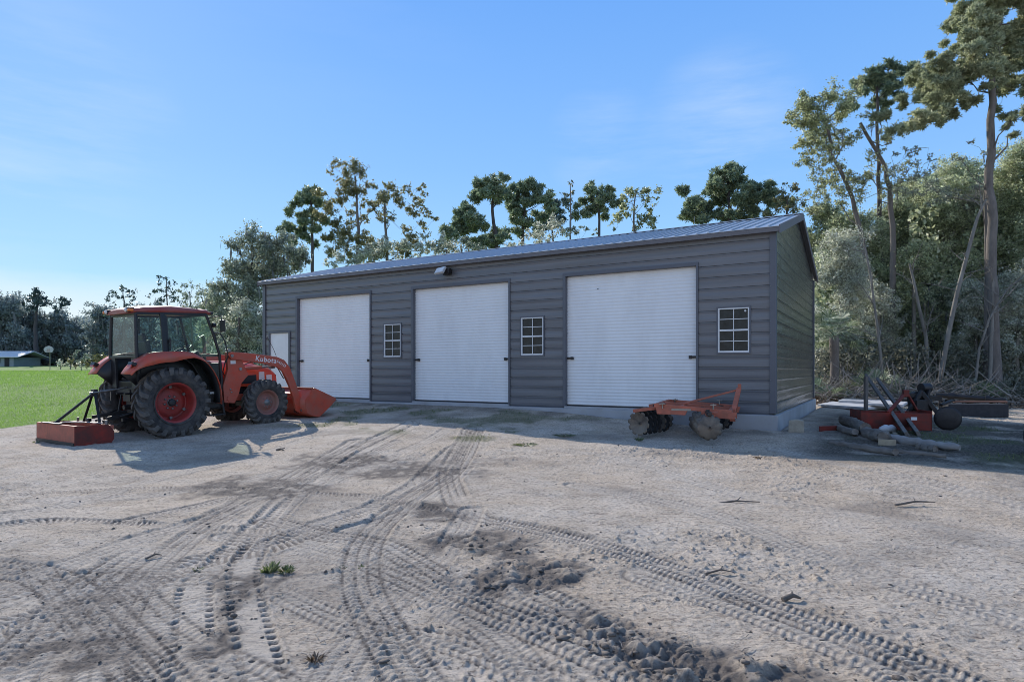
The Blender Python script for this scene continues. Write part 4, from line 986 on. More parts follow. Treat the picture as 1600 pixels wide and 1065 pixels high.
BW = .93
prof = [(3.250, .74), (3.180, .66), (3.040, .50), (3.030, .33), (3.080, .17), (3.270, .07), (3.420, .045), (3.680, .22), (3.940, .40)]
mb = MB(); mb.strip([(x, -BW, z) for x, z in prof], [(x, BW, z) for x, z in prof])
bk = mb.build('bucket', M['orange'], tr, 0, solid=.014)
for s in (-1, 1): MB().prism(prof + [(3.920, .47), (3.300, .765)], s*BW, s*(BW+.014)).build('side_plate', M['orange'], bk, .003)
mb = MB(); mb.beam((3.25, -BW-.01, .755), (3.25, BW+.01, .755), .05, .035); mb.bb(3.0, 3.06, -.66, -.62, .2, .6); mb.bb(3.0, 3.06, .62, .66, .2, .6); mb.bb(3.0, 3.06, -.56, -.52, .2, .6); mb.bb(3.0, 3.06, .52, .56, .2, .6); mb.build('top_lip', M['fade_orange'], bk, .004)
mb = MB(); mb.beam((3.74, -BW, .318), (3.90, -BW, .43), .0, .0) if 0 else mb.prism([(3.820, .300), (3.980, .41), (3.965, .435), (3.820, .330)], -BW-.016, BW+.016); mb.build('cutting_edge', M['steel'], bk)
# ---- rear hitch
mb = MB()
for s in (-1, 1):
    mb.beam((-.25, s*.28, .52), (-1.02, s*.36, .46), .03, .07); mb.beam((-.55, s*.32, .50), (-.42, s*.30, 1.18), .035); mb.beam((-.30, s*.24, 1.10), (-.46, s*.30, 1.20), .05)
    mb.tube([(-.35, s*.5, .60), (-.8, s*.37, .48)], .014, 6)
mb.bb(-.5, -.42, -.3, .3, 1.02, 1.12); mb.bb(-.52, -.46, -.16, .16, .74, .98); mb.tube([(-.5, .18, .9), (-.62, .18, .9)], .02, 8); mb.tube([(-.5, -.18, .9), (-.62, -.18, .9)], .02, 8); mb.bb(-.62, -.5, -.05, .05, .34, .40)
mb.build('linkage', M['blackmetal'], tr, .005)
mb = MB(); mb.tube([(-.45, 0, 1.02), (-.75, 0, .99)], .016, 8); mb.tube([(-.72, 0, .99), (-1.0, 0, .97)], .026, 8); mb.tube([(-.98, 0, .97), (-1.18, 0, .955)], .016, 8); mb.tube([(-.8, .0, .98), (-.8, .02, .78)], .007, 5); mb.build('top_link', M['steel'], tr)

# ================================================================== BOX BLADE on the hitch
bh = R(56); cr = Vector((-7.88, 11.30, 0)); lf = Vector((-math.sin(bh), math.cos(bh), 0)); bc = cr + lf*.83
bb_ = thing('box_grader', 'faded orange box blade behind the tractor', 'box blade', (bc.x, bc.y, gz(bc.x, bc.y)), bh)
hw = .83
mb = MB(); mb.prism([(0, .02), (.02, .02), (.02, .36), (.055, .36), (.055, .375), (0, .375)], -hw, hw); mb.build('rear_panel', M['fade_orange'], bb_, .004)
for s in (-1, 1):
    mb = MB(); mb.prism([(0, .0), (.60, .0), (.66, .1), (.66, .24), (.56, .37), (0, .375)], s*hw, s*(hw+.014)); mb.build('side_plate', M['rust_red'], bb_, .003)
mb = MB(); mb.bb(.58, .66, -hw, hw, .27, .35); mb.bb(.30, .33, -hw, hw, .06, .32); mb.bb(.5, .58, -.4, .4, .33, .37)
mb.build('scarifier_beam', M['fade_orange'], bb_, .006)
for i in range(4):
    mb = MB(); y = -.6 + .4*i; mb.prism([(.60, .44), (.64, .44), (.64, .1), (.70, .02), (.66, .0), (.60, .08)], y-.012, y+.012); mb.build('scarifier', M['steel'], bb_)
mb = MB(); mb.prism([(-.02, .0), (.04, .0), (.04, .07), (-.02, .07)], -hw, hw); mb.build('cutting_edge', M['blackmetal'], bb_)
mb = MB()
mb.prism([(-.03, .0), (.0, .0), (.0, .06), (-.03, .05)], -hw+.1, hw-.15) if 0 else None
mb.beam((.62, -.36, .34), (.66, -.05, .93), .05, .015); mb.beam((.62, .36, .34), (.66, .05, .93), .05, .015); mb.box((.67, 0, .94), (.07, .14, .14)); mb.beam((.64, 0, .92), (.03, .10, .375), .045, .045)
mb.bb(.66, .76, -.38, -.34, .24, .42); mb.bb(.66, .76, .34, .38, .24, .42); mb.beam((.0, .55, .385), (.02, -.2, .385), .07, .02)
mb.build('hitch_frame', M['blackmetal'], bb_, .005)
mb = MB(); mb.tube([(.62, -.5, .37), (.45, -.1, .38), (.2, .1, .39), (.03, .05, .385)], .016, 6); mb.build('chain', M['steel'], bb_)

# ================================================================== DISC HARROW
Oh = Vector((2.64, 11.5, 0)); ha = math.atan2(-.37, .93); oc = Oh + Vector((.929, -.370, 0))*.6 + Vector((.370, .929, 0))*.87
dh = thing('disc_harrow', 'orange disc harrow with notched discs by the third roller door', 'harrow', (oc.x, oc.y, gz(oc.x, oc.y)), ha)
# local: x forward along the heading from the rear beam (shifted by .6), y to the left (far side, shifted by .87)
def hl(a, b, z): return Vector((a - .6, b - .87, z))
pitchh = lambda a: -.070*a
mb = MB()
def hb(p, q, w_, h_): mb.beam(hl(*p), hl(*q), w_, h_)
za = .575
hb((0, 0, za), (1.28, 0, za-.09), .065, .07); hb((0, 1.75, za), (1.28, 1.75, za-.09), .065, .07)
hb((0, -.035, za), (0, 1.785, za), .065, .07); hb((1.28, -.035, za-.09), (1.28, 1.785, za-.09), .065, .07)
hb((.0, .875, za), (1.28, .875, za-.085), .06, .06); hb((.42, .03, za-.03), (.42, 1.72, za-.03), .04, .05)
# drop plates and the stub at the back
mb.prism([(-.60, .54), (-.02, .525), (-.08, .41), (-.58, .42)], -.91, -.90); mb.prism([(.18, .52), (.80, .48), (.76, .36), (.22, .38)], -.91, -.90)
mb.prism([(-.60, .54), (-.02, .525), (-.08, .41), (-.58, .42)], .90, .91); mb.prism([(.18, .52), (.80, .48), (.76, .36), (.22, .38)], .90, .91)
hb((-.02, .10, .52), (-.42, -.02, .465), .06, .06); hb((-.02, 1.65, .52), (-.42, 1.80, .465), .06, .06)
fo = mb.build('frame', M['fade_orange'], dh, .006)
mb = MB(); mb.bb(-.32, .02, -.914, -.910, .49, .525); mb.build('label_strip', M['tan_block'], fo)
mb = MB()
for s in (-1, 1):
    mb.beam(hl(1.30, .875+s*.34, .42), hl(1.40, .875+s*.05, .88), .085, .02, (0, 1, 0)); mb.beam(hl(1.30, .875+s*.34, .28), hl(1.30, .875+s*.34, .50), .10, .02, (0, 1, 0))
mb.box(hl(1.41, .875, .90), (.06, .12, .12)); mb.beam(hl(1.38, .875-.03, .85), hl(.40, .62, .575), .06, .03); mb.beam(hl(1.38, .875+.03, .85), hl(.40, 1.12, .575), .06, .03)
mb.build('hitch_mast', M['fade_orange'], dh, .006)
mb = MB(); mb.tube([hl(1.22, .5, .34), hl(1.36, .5, .34)], .018, 8); mb.tube([hl(1.22, 1.24, .34), hl(1.36, 1.24, .34)], .018, 8)
for a, b in ((1.0, 0), (.12, 0), (1.0, 1.75), (.12, 1.75)): mb.tube([hl(a, b-.05, .52), hl(a, b-.05, .62)], .012, 6); mb.tube([hl(a, b+.05, .52), hl(a, b+.05, .62)], .012, 6); mb.bb(hl(a, b, 0).x-.05, hl(a, b, 0).x+.05, hl(a, b, 0).y-.08, hl(a, b, 0).y+.08, .60, .612)
mb.each('u_bolt', M['steel'], dh)
def disc_mesh(rad=.225, notches=10):
    mb = MB(); n = notches*6; rings = []
    for f, d in ((.0, 0), (.25, .003), (.55, .018), (.8, .038)): rings.append([(rad*f*math.cos(2*math.pi*i/n), d, rad*f*math.sin(2*math.pi*i/n)) for i in range(n)])
    outer = []
    for i in range(n):
        u = i % 6; rr2 = rad*(1.0 if u in (0, 1, 2, 3) else .86); outer.append((rr2*math.cos(2*math.pi*i/n), .058*rr2/rad, rr2*math.sin(2*math.pi*i/n)))
    rings.append(outer); V = [v for r_ in rings for v in r_]; Fc = [(k_*n+i, k_*n+(i+1) % n, (k_+1)*n+(i+1) % n, (k_+1)*n+i) for k_ in range(4) for i in range(n)]
    mb.add(V, Fc, True); mb.lathe([(-.025, .03), (.03, .03)], (0, 0, 0), 'y', 10); return mb
gangs = [((.97, -.42), (.72, .80), 7, 1), ((.74, .95), (1.15, 2.0), 7, -1), ((-.30, .05), (-.02, .80), 6, -1), ((-.02, .95), (-.30, 1.75), 6, 1)]
dm = None
for (a0, b0), (a1, b1), n_, sg in gangs:
    p0, p1 = hl(a0, b0, .235), hl(a1, b1, .235); d = (p1-p0).normalized(); mb = MB()
    mb.tube([p0 - d*.03, p1 + d*.03], .018, 8); mb.beam(p0 + Vector((0, 0, .235)), p1 + Vector((0, 0, .235)), .07, .06)
    for f in (.2, .8):
        c_ = p0.lerp(p1, f); mb.beam(c_ + Vector((0, 0, .02)), c_ + Vector((0, 0, .22)), .05, .03); mb.beam(c_ + Vector((0, 0, .24)), Vector((c_.x, c_.y, .53)), .06, .06)
    gg = mb.build('disc_gang', M['blackmetal'], dh, .004); gg.parent = dh
    for i in range(n_):
        if dm is None:
            dm = disc_mesh().build('disc', M['disc'], gg); o = dm
            so_ = dm.modifiers.new('solid', 'SOLIDIFY'); so_.thickness = .006; me2 = dm.data.copy(); me2.materials.clear(); me2.materials.append(M['disc_dark'])
        else: o = dm.copy(); col.objects.link(o); o.parent = gg
        if i > 0 and b0 > -.2 or b0 > .5: o.data = me2 if i % 4 else dm.data
        o.location = p0.lerp(p1, i/(n_-1)); o.rotation_euler = (0, i*.7, math.atan2(d.y, d.x) - math.pi/2 + (0 if sg > 0 else math.pi))
mb = MB(); c_ = hl(.96, -.22, .42)
mb.box(c_, (.16, .05, .09)); mb.box(c_ + Vector((0, 0, -.12)), (.05, .03, .2)); mb.box(c_ + Vector((.06, .0, .06)), (.14, .06, .03)); mb.build('scraper_bracket', M['fade_orange'], dh, .004)
# ================================================================== TREES
def fillc(seed, cx, y0, y1, w0, w1, r, n, lean=0):
    """clumps filling a crown from y0 (top) to y1 (bottom), half-width w0 at the top to w1 at the bottom"""
    q = random.Random(seed); o = []
    for i in range(n):
        t = (i + q.random()*.8)/n; y = y0 + (y1-y0)*t; w_ = w0 + (w1-w0)*t**.7
        o.append((cx + lean*t + q.uniform(-1, 1)*w_, y, r*q.uniform(.7, 1.25)))
    return o
LB = lambda Y, s=1.0: ('leaf', .0031*Y*s, .0020*Y*s)
ND = lambda Y, s=1.0: ('needle', .0064*Y*s, .0008*Y*s, 9)
# --- skyline behind the shed, left to right
tree('pine_tree', 'tall thin dark pine with bare trunk above the left end of the shed roof', 'tree', 42, [(489,560),(489,480),(488,420),(487,360),(486,300)],
     [(486,300,13),(478,312,10),(494,308,10),(470,322,10),(500,322,9),(474,338,12),(496,340,10),(456,335,8),(453,352,9),(464,358,10),(480,352,9),(444,362,7),(460,378,9),(474,372,9),(497,360,8),(506,348,7)], ND(42), 900, .17, 'pine', 'bark_far', 11, .5, 5, r1=.05, extra=1)
tree('deciduous_tree', 'thin leaved golden green tree, taller of the pair above the shed roof', 'tree', 38, [(563,560),(562,440),(560,380),(558,320),(555,275)],
     [(552,262,14,.7),(565,272,14,.7),(540,270,13,.7),(528,278,9,.6),(556,290,15,.7),(545,300,14),(572,286,10,.6),(536,315,12),(530,300,10,.6),(560,315,10,.6),(520,330,10,.7),(545,335,10,.7),(510,318,12),(500,305,10,.8),(515,345,13),(525,362,14),(538,385,16),(552,350,10,.7),(565,340,9,.6),(570,370,12),(520,395,14),(560,398,15),(503,338,10),(512,372,12,.8)], LB(38, 1.0), 900, .16, 'broad_gold', 'bark', 12, .5, 6, r1=.04, extra=1)
tree('deciduous_tree', 'fan shaped thin leaved tree with spreading limbs right of the taller golden tree', 'tree', 38, [(607,560),(606,440),(604,380),(602,340),(601,300)],
     [(603,290,12,.7),(615,300,10,.6),(592,302,12,.7),(585,318,10,.7),(600,318,12,.7),(622,312,12,.7),(638,300,10,.6),(650,310,10,.6),(630,325,12,.6),(645,335,10,.6),(590,338,10,.6),(612,345,10,.5),(657,298,7,.5),(668,335,8,.6),(678,340,7,.5),(660,352,9,.6),(640,362,10,.7),(650,378,12),(625,385,14),(600,392,16),(580,385,14),(588,405,12),(636,398,10)], LB(38, 1.0), 900, .13, 'broad_gold', 'bark', 13, .5, 6, r1=.04, extra=1)
tree('live_oak', 'large dark spreading oak rising behind the left end of the shed', 'tree', 27, [(398,600),(397,540),(396,500),(392,460),(395,410)],
     [(430,385,24),(405,388,24),(452,395,22),(385,405,24),(418,408,29),(440,415,24),(395,430,29),(370,428,20),(350,452,17),(365,462,24),(395,465,29),(425,440,22),(345,485,18),(370,500,26),(400,505,29),(385,540,26),(405,550,22),(360,535,22),(350,565,19),(380,575,19),(405,580,17),(462,400,14),(335,505,14),(440,380,12)], LB(27), 900, .3, 'oak', 'bark_far', 14, .45, 8, moss=2, extra=1)
tree('broadleaf_tree', 'paler olive green tree just left of the shed corner behind the tractor mirror', 'tree', 24, [(372,600),(370,560),(372,520),(375,490)],
     [(390,485,18),(378,500,20),(398,505,16),(360,520,19),(392,530,19),(372,548,18),(350,550,15),(402,560,15),(385,575,15)], LB(24), 700, .12, 'sage', 'bark', 15, .5, 7, extra=1)
tree('small_tree', 'sparse small tree with loose leaf clusters above the tractor cab roof front', 'tree', 48, [(300,575),(300,520),(298,480),(296,455)],
     [(290,450,8,.7),(302,446,7,.7),(283,458,6,.6),(297,462,8,.7),(310,458,6,.6),(318,465,7,.6),(290,475,8,.8),(306,478,8,.8)], LB(48), 260, .1, 'oak', 'bark_far', 16, .5, 5, extra=1)
tree('pine_tree', 'small open pine crown over the middle of the tractor cab roof', 'tree', 70, [(262,575),(262,520),(261,480),(260,436)],
     [(259,436,6),(250,444,6),(268,444,6),(256,450,7),(270,456,6),(246,456,6),(262,462,7),(240,464,5),(252,470,6),(270,470,6)], LB(70, 1.15), 230, .14, 'pine_dark', 'bark_far', 17, .5, 4, extra=1)
tree('pine_tree', 'ragged dark pine with open crown above the rear of the cab roof', 'tree', 75, [(195,575),(195,520),(194,480),(192,450)],
     [(192,449,7),(182,455,6),(202,455,6),(174,464,6),(208,462,6),(188,466,7),(170,474,5),(212,470,5),(198,474,6),(163,487,5),(172,491,6),(180,494,5)], LB(75, 1.15), 230, .16, 'pine_dark', 'bark_far', 18, .5, 4, extra=1)
tree('bushy_tree', 'rounded grey green tree top between cab roof and the large oak', 'tree', 40, [(338,590),(338,540),(338,500),(338,470)],
     [(330,455,10),(342,450,8),(345,468,11),(328,472,11),(338,490,13),(322,495,10),(350,500,11),(334,515,13)], LB(40), 420, .14, 'oak', 'bark_far', 19, .5, 6, extra=1)
# middle of the roof line
tree('pine_tree', 'broad pine with dense spreading crown, leftmost of the pines over the middle of the roof', 'tree', 44, [(778,560),(780,440),(776,380),(770,330),(768,300)],
     [(770,293,14),(756,296,13),(784,296,13),(743,308,14),(760,310,16),(730,322,14),(776,312,12),(720,338,14),(735,340,16),(716,352,14),(730,358,15),(748,352,15),(765,368,14),(778,362,13),(700,366,10),(712,376,13),(690,378,10),(738,378,14),(758,385,14),(786,376,10)], ND(44), 900, .24, 'pine', 'bark_far', 21, .5, 6, r1=.06, extra=1)
tree('pine_tree', 'round crowned pine second from the left over the middle of the roof', 'tree', 46, [(820,560),(819,440),(817,380),(818,330),(820,296)],
     [(820,290,14),(806,296,13),(834,298,13),(800,312,14),(816,312,15),(838,316,14),(850,308,10),(855,322,9),(802,330,13),(822,332,14),(842,336,12),(806,348,12),(826,350,12),(812,364,9)], ND(46), 900, .2, 'pine', 'bark_far', 22, .5, 6, r1=.06, extra=1)
tree('pine_tree', 'darker lower pine crown tucked right of the round crowned pine', 'tree', 52, [(866,560),(865,440),(864,380),(862,340)],
     [(866,320,8),(858,334,9),(872,332,8),(850,345,9),(864,350,10),(846,360,8),(874,345,7)], ND(52), 900, .16, 'pine_dark', 'bark_far', 23, .5, 5, extra=1)
tree('bushy_tree', 'pale olive bushy treetop showing over the roof below the round crowned pine', 'tree', 36, [(855,560),(855,440),(855,400),(855,380)],
     [(870,345,10),(860,358,11),(874,362,10),(848,368,11),(862,374,10),(836,374,9),(826,370,8),(812,380,10),(798,384,9),(845,384,9)], LB(36), 480, .14, 'sage', 'bark', 24, .5, 6, extra=1)
tree('bushy_tree', 'low grey green treetop over the roof right of the floodlight', 'tree', 36, [(700,560),(700,440),(698,400),(697,390)],
     [(672,378,10),(688,376,10),(660,388,9),(702,384,9),(680,392,9),(715,388,8),(650,396,7),(730,392,7)], LB(36), 480, .14, 'sage', 'bark', 25, .5, 6, extra=1)
tree('slender_tree', 'very slender sparse tree between the round crowned pine and the flat pine', 'tree', 42, [(893,560),(892,440),(891,360),(892,320),(891,290)],
     [(892,288,5,.8),(896,298,5,.8),(886,304,5,.7),(895,312,5,.8),(878,303,4,.6),(880,315,4,.6),(886,322,5,.7),(896,328,5,.7),(880,332,4,.7),(890,340,5,.7),(895,355,5,.8),(886,362,6)], LB(42), 420, .08, 'oak', 'bark', 26, .4, 4, r1=.03, extra=1)
tree('pine_tree', 'small pine with flat topped round crown on a bare trunk', 'tree', 42, [(938,560),(938,440),(937,370),(936,330),(934,300)],
     [(932,293,9),(920,300,9),(946,300,9),(930,308,10),(914,312,8),(950,314,9),(940,318,9),(954,324,7),(922,324,8),(936,328,8),(912,332,7),(904,334,7),(948,334,7)], ND(42), 900, .13, 'pine', 'bark_far', 27, .5, 5, r1=.05, extra=1)
tree('broadleaf_tree', 'open leafy tree with two stems between the flat pine and the large dense pine', 'tree', 38, [(992,560),(992,440),(992,380),(990,330),(994,300)],
     [(986,297,10,.8),(975,305,9,.7),(998,303,10,.8),(1012,298,10,.8),(1024,304,9,.7),(972,320,9,.7),(1004,316,9,.7),(1020,318,9,.7),(966,334,10),(980,338,10),(1008,336,10),(1022,342,8,.7),(960,350,9),(1012,352,10),(998,352,9)], LB(38), 700, .11, 'broad', 'bark', 28, .5, 5, r1=.03, extra=1)
tree('bushy_tree', 'low dark treetops just showing over the roof beside the slender tree', 'tree', 45, [(905,560),(905,440),(905,390),(905,375)],
     [(890,362,7),(903,358,7),(916,360,6),(930,364,5),(880,366,6)], LB(45), 450, .1, 'oak', 'bark_far', 29, .5, 5, extra=1)
tree('pine_tree', 'large dense dark green pine over the right part of the shed roof', 'tree', 36, [(1140,560),(1140,440),(1140,360),(1140,320),(1138,285)],
     [(1138,276,15),(1124,284,16),(1152,286,16),(1110,296,16),(1134,300,20),(1160,304,17),(1098,310,15),(1176,300,13),(1188,312,13),(1120,318,18),(1148,322,18),(1172,324,16),(1084,322,13),(1076,334,13),(1100,334,16),(1196,326,12),(1130,338,16),(1186,338,14),(1158,342,14),(1206,334,9)], ND(36), 1200, .22, 'pine', 'bark_far', 30, .5, 7, extra=1)
tree('broadleaf_tree', 'light yellow green tree peeping over the right end of the roof ridge', 'tree', 32, [(1228,560),(1228,440),(1228,360),(1230,310)],
     [(1222,298,9,.8),(1238,296,9,.8),(1226,312,11),(1244,310,10),(1214,314,8,.7),(1218,328,11),(1236,326,11),(1250,322,8),(1204,334,8),(1248,288,7,.7)], LB(32), 420, .14, 'broad_gold', 'bark', 31, .5, 6, extra=1)
tree('bushy_tree', 'full olive treetop along the roof at the foot of the golden trees', 'tree', 34, [(585,560),(585,440),(585,410),(585,400)],
     [(530,404,12),(548,398,13),(568,396,13),(590,394,13),(612,392,12),(634,388,13),(652,384,11),(575,384,11),(600,380,10),(512,410,9)], LB(34), 700, .12, 'sage', 'bark', 32, .5, 7, extra=1)
tree('bushy_tree', 'low green treetop at the roof edge left of the dense spreading pine', 'tree', 37, [(720,560),(720,440),(720,390),(720,380)],
     [(690,388,10),(706,384,11),(724,382,10),(742,386,10),(760,388,9),(676,390,8)], LB(37), 700, .12, 'oak', 'bark', 33, .5, 7, extra=1)
tree('live_oak', 'dark oak filling the gap between tractor cab and the shed corner', 'tree', 31, [(360,600),(360,540),(358,500),(356,470)],
     [(340,470,16),(356,455,16),(330,490,15),(350,495,20),(372,480,18),(340,520,20),(365,525,20),(330,545,18),(350,555,20),(380,550,18),(400,530,16),(396,560,16),(325,570,14),(350,580,14),(380,585,14)], LB(31), 900, .2, 'oak', 'bark_far', 34, .5, 8, extra=1)
# --- right woods, tall trees first
tree('tall_deciduous_tree', 'tall airy broadleaf tree with forked stems directly right of the shed gable', 'tree', 27, [(1385,612),(1380,555),(1358,428),(1345,364),(1332,310),(1300,240),(1290,190)],
     [(1248,178,14,.8),(1262,168,18),(1280,160,20),(1300,152,19),(1322,150,18),(1270,188,20),(1292,182,22),(1314,176,20),(1256,200,15,.8),(1280,205,19,.8),(1304,200,18,.8),(1252,222,16,.8),(1268,232,16,.8),(1262,250,15,.7),(1290,232,16,.7),(1312,226,15,.7),(1330,210,15,.7),(1240,186,9,.7),(1285,262,16,.6),(1304,275,16,.6),(1268,280,14,.6),(1322,262,15,.6),(1300,298,16,.6),(1284,308,14,.5),(1320,300,16,.6),(1262,302,11,.5),(1276,330,12,.5)], LB(27), 700, .15, 'broad', 'bark', 41, .5, 6, r1=.05, extra=1)
tree('pine_tree', 'thin tall pine with small dark crown between the airy tree and the biggest pine', 'tree', 29, [(1376,612),(1378,450),(1374,330),(1372,255),(1371,190),(1370,130)],
     [(1368,118,13),(1382,110,12),(1356,124,12),(1396,112,12),(1344,132,12),(1374,134,14),(1410,114,12),(1404,130,13),(1390,140,12),(1352,146,12),(1424,110,8),(1398,152,11),(1376,158,10),(1418,142,10),(1340,160,11),(1392,170,8)], ND(29), 600, .13, 'pine', 'bark_far', 42, .5, 6, r1=.05, extra=1)
tree('leaning_tree', 'forked tree leaning left with reddish bark in front of the thin pine', 'tree', 26.5, [(1392,612),(1394,480),(1396,380),(1388,294),(1380,255),(1344,192)],
     [(1346,184,13,.6),(1358,200,12,.5),(1400,196,13,.6),(1412,206,13,.6),(1396,218,10,.5),(1350,250,14,.6),(1372,240,12,.5),(1364,270,16,.6),(1392,268,13,.6),(1340,280,14,.6),(1420,260,12,.5),(1345,305,17,.7),(1375,300,16,.7),(1405,295,14,.6)], LB(26), 420, .15, 'broad', 'bark', 43, .4, 6, r1=.06, extra=1)
tree('big_pine', 'tallest pine with thick straight trunk and wide crown cut by the right corner', 'tree', 24, [(1556,630),(1553,480),(1550,400),(1548,320),(1547,240),(1549,160),(1554,80),(1560,10),(1565,-40)],
     [(1535,4,22),(1552,-14,24),(1580,-4,24),(1604,6,24),(1524,18,16),(1500,36,16),(1516,44,19),(1540,32,22),(1566,28,22),(1592,36,22),(1494,62,18),(1486,46,12),(1516,70,22),(1542,62,22),(1572,62,22),(1600,66,22),(1480,84,16),(1500,92,20),(1526,98,20),(1590,92,18),(1466,104,18),(1484,112,20),(1508,118,20),(1450,112,14),(1440,124,15),(1456,132,19),(1478,136,19),(1502,140,18),(1434,144,14),(1446,152,18),(1470,158,18),(1494,160,16),(1516,162,14),(1436,170,11),(1450,184,12),(1424,188,11),(1410,196,11),(1466,178,12),(1588,130,12),(1600,148,12),(1596,184,14),(1584,196,9),(1606,108,16),(1420,204,9),(1636,60,27),(1640,20,27),(1640,120,22),(1640,170,22)], ND(24), 1150, .21, 'pine_olive', 'bark', 44, .4, 8, r1=.07, extra=2)
# long bare limbs of the big pine carry small sprays
tree('mixed_tree', 'dark leafy tree with small clusters on long horizontal limbs left of the big pine trunk', 'tree', 24.6, [(1542,620),(1541,480),(1540,330),(1540,290)],
     [(1412,248,10,.6),(1402,238,7,.5),(1428,236,7,.5),(1440,250,7,.5),(1510,240,8,.6),(1500,232,6,.5),(1396,270,10,.6),(1416,282,10,.7),(1436,276,10,.7),(1450,292,11),(1470,288,10,.8),(1430,300,12),(1404,292,11,.7),(1484,300,12),(1462,310,13),(1512,296,11)], LB(24), 420, .10, 'oak', 'bark', 45, .4, 5, r1=.05, extra=1)
WG = [  # label, depth, trunk base x, top, bottom, half widths, clump radius, count, leaf material, bark
 ('sweeping silvery tree filling the gap beside the shed gable', 25.5, 1318, 372, 560, 14, 42, 21, 34, 'sage', 'bark_pale'),
 ('yellow green rounded crown behind the sweeping silvery tree', 29, 1330, 345, 440, 18, 52, 22, 26, 'forest', 'bark'),
 ('shaded dark green crown in the middle of the woods', 30, 1425, 320, 450, 22, 46, 22, 30, 'forest_deep', 'bark_far'),
 ('mid green tall crown left of the big pine trunk', 29, 1478, 292, 430, 20, 42, 22, 32, 'forest', 'bark'),
 ('tall green crown right of the big pine trunk', 28, 1590, 235, 420, 16, 44, 24, 40, 'forest', 'bark'),
 ('olive crown between two leaning stems', 28, 1508, 400, 520, 20, 44, 20, 26, 'forest', 'bark_pale'),
 ('light olive small crown low in front of the dark middle', 26.5, 1428, 385, 470, 12, 30, 16, 14, 'broad', 'bark_pale'),
 ('grey green leafy tree at the right edge of the woods', 25, 1592, 420, 590, 18, 40, 20, 34, 'sage', 'bark_pale'),
 ('dense grey green growth around the foot of the big pine', 25.5, 1530, 450, 600, 18, 42, 18, 32, 'sage', 'bark_pale'),
 ('dark leaved understorey tree beside the leaning pale stem', 27, 1455, 450, 570, 22, 40, 18, 26, 'forest_deep', 'bark_far'),
 ('pale leaved understorey tree left of the dead branches', 26, 1375, 450, 570, 16, 34, 17, 24, 'sage', 'bark_pale'),
 ('mid green tree crown filling the top left of the woods', 30, 1400, 330, 420, 18, 40, 20, 20, 'forest', 'bark'),
 ('rounded green treetop on the skyline left of the big pine trunk', 31, 1500, 262, 380, 16, 40, 22, 30, 'forest', 'bark'),
 ('olive treetop on the skyline behind the forked tree', 31, 1440, 300, 400, 18, 36, 20, 26, 'broad', 'bark'),
 ('tall pale green crown filling the sky gap right of the forked tree', 29.5, 1530, 300, 470, 14, 34, 22, 34, 'sage', 'bark_pale'),
 ('soft green treetop beside the shed gable peak', 30, 1292, 330, 420, 12, 30, 18, 24, 'broad', 'bark'),
 ('green crown beyond the frame edge right of the woods', 26, 1660, 230, 560, 20, 50, 30, 40, 'forest', 'bark'),
]
for i, (lb, Y, bx_, y0, y1, w0, w1, r, n, lm, bk_) in enumerate(WG):
    tree('woodland_tree', lb, 'tree', Y, [(bx_, 620), (bx_+rnd.uniform(-6, 6), (y0+y1)/2+40), (bx_+rnd.uniform(-8, 8), (y0+y1)/2), (bx_+rnd.uniform(-6, 6), y0+15)],
         fillc(50+i, bx_, y0, y1, w0, w1, r, n), LB(Y, .95), 620, .10, lm, bk_, 60+i, .35, 7, moss=1 if i in (2, 5, 9) else 0)
def bare(name, label, Y, pts, r0, r1, bark, tw=10, seed=1, group=None):
    q = random.Random(seed); p = [P(a, b, Y) for a, b in pts]; p[0].z = gz(p[0].x, p[0].y) - .1; o = p[0].copy(); th = thing(name, label, 'tree', o, 0, group)
    n = len(p); rad = [r0 + (r1-r0)*i/(n-1) for i in range(n)]; mb = MB(); mb.tube([v-o for v in p], rad, 8)
    mb.build('trunk', M[bark], th); mb = MB()
    for i in range(tw):
        k = q.randint(1, n-2); a = p[k].lerp(p[k+1], q.random()); d = Vector((q.uniform(-1, 1), q.uniform(-.6, .6), q.uniform(.1, .9))).normalized()*q.uniform(.5, 1.6)
        b = a + d*.5 + Vector((0, 0, q.uniform(-.1, .1))); c_ = a + d; mb.tube([a-o, b-o, c_-o], [.022, .014, .005], 5, False)
        for _ in range(3):
            d2 = Vector((q.uniform(-1, 1), q.uniform(-1, 1), q.uniform(-.3, 1))).normalized()*q.uniform(.2, .6); mb.tube([b-o, b+d2*.5-o, b+d2-o], [.009, .006, .003], 4, False)
    mb.build('branches', M[bark], th); return th
bare('leaning_tree', 'long pale bare trunk leaning right across the middle of the woods', 23.6, [(1462,622),(1482,520),(1496,455),(1508,410),(1520,365),(1527,341),(1535,322),(1541,312)], .09, .04, 'bark_pale', 12, 1)
bare('leaning_tree', 'short pale trunk leaning left out of the dark middle of the woods', 25, [(1452,620),(1447,527),(1436,480),(1428,440),(1421,412)], .08, .04, 'bark_pale', 9, 2)
bare('leaning_tree', 'thin grey sapling leaning right between the big pine and the pale trunk', 23.4, [(1520,620),(1530,545),(1545,500),(1562,470),(1580,445)], .05, .02, 'bark_pale', 10, 3)
bare('bare_sapling', 'thin upright grey stem left of the leaning trunks', 23.8, [(1380,610),(1376,555),(1368,490),(1360,430),(1350,380)], .06, .03, 'bark_pale', 9, 4)
bare('bare_sapling', 'thin pale stem immediately left of the big pine trunk', 23.6, [(1545,625),(1548,560),(1550,500),(1552,440)], .07, .05, 'bark_pale', 6, 5)
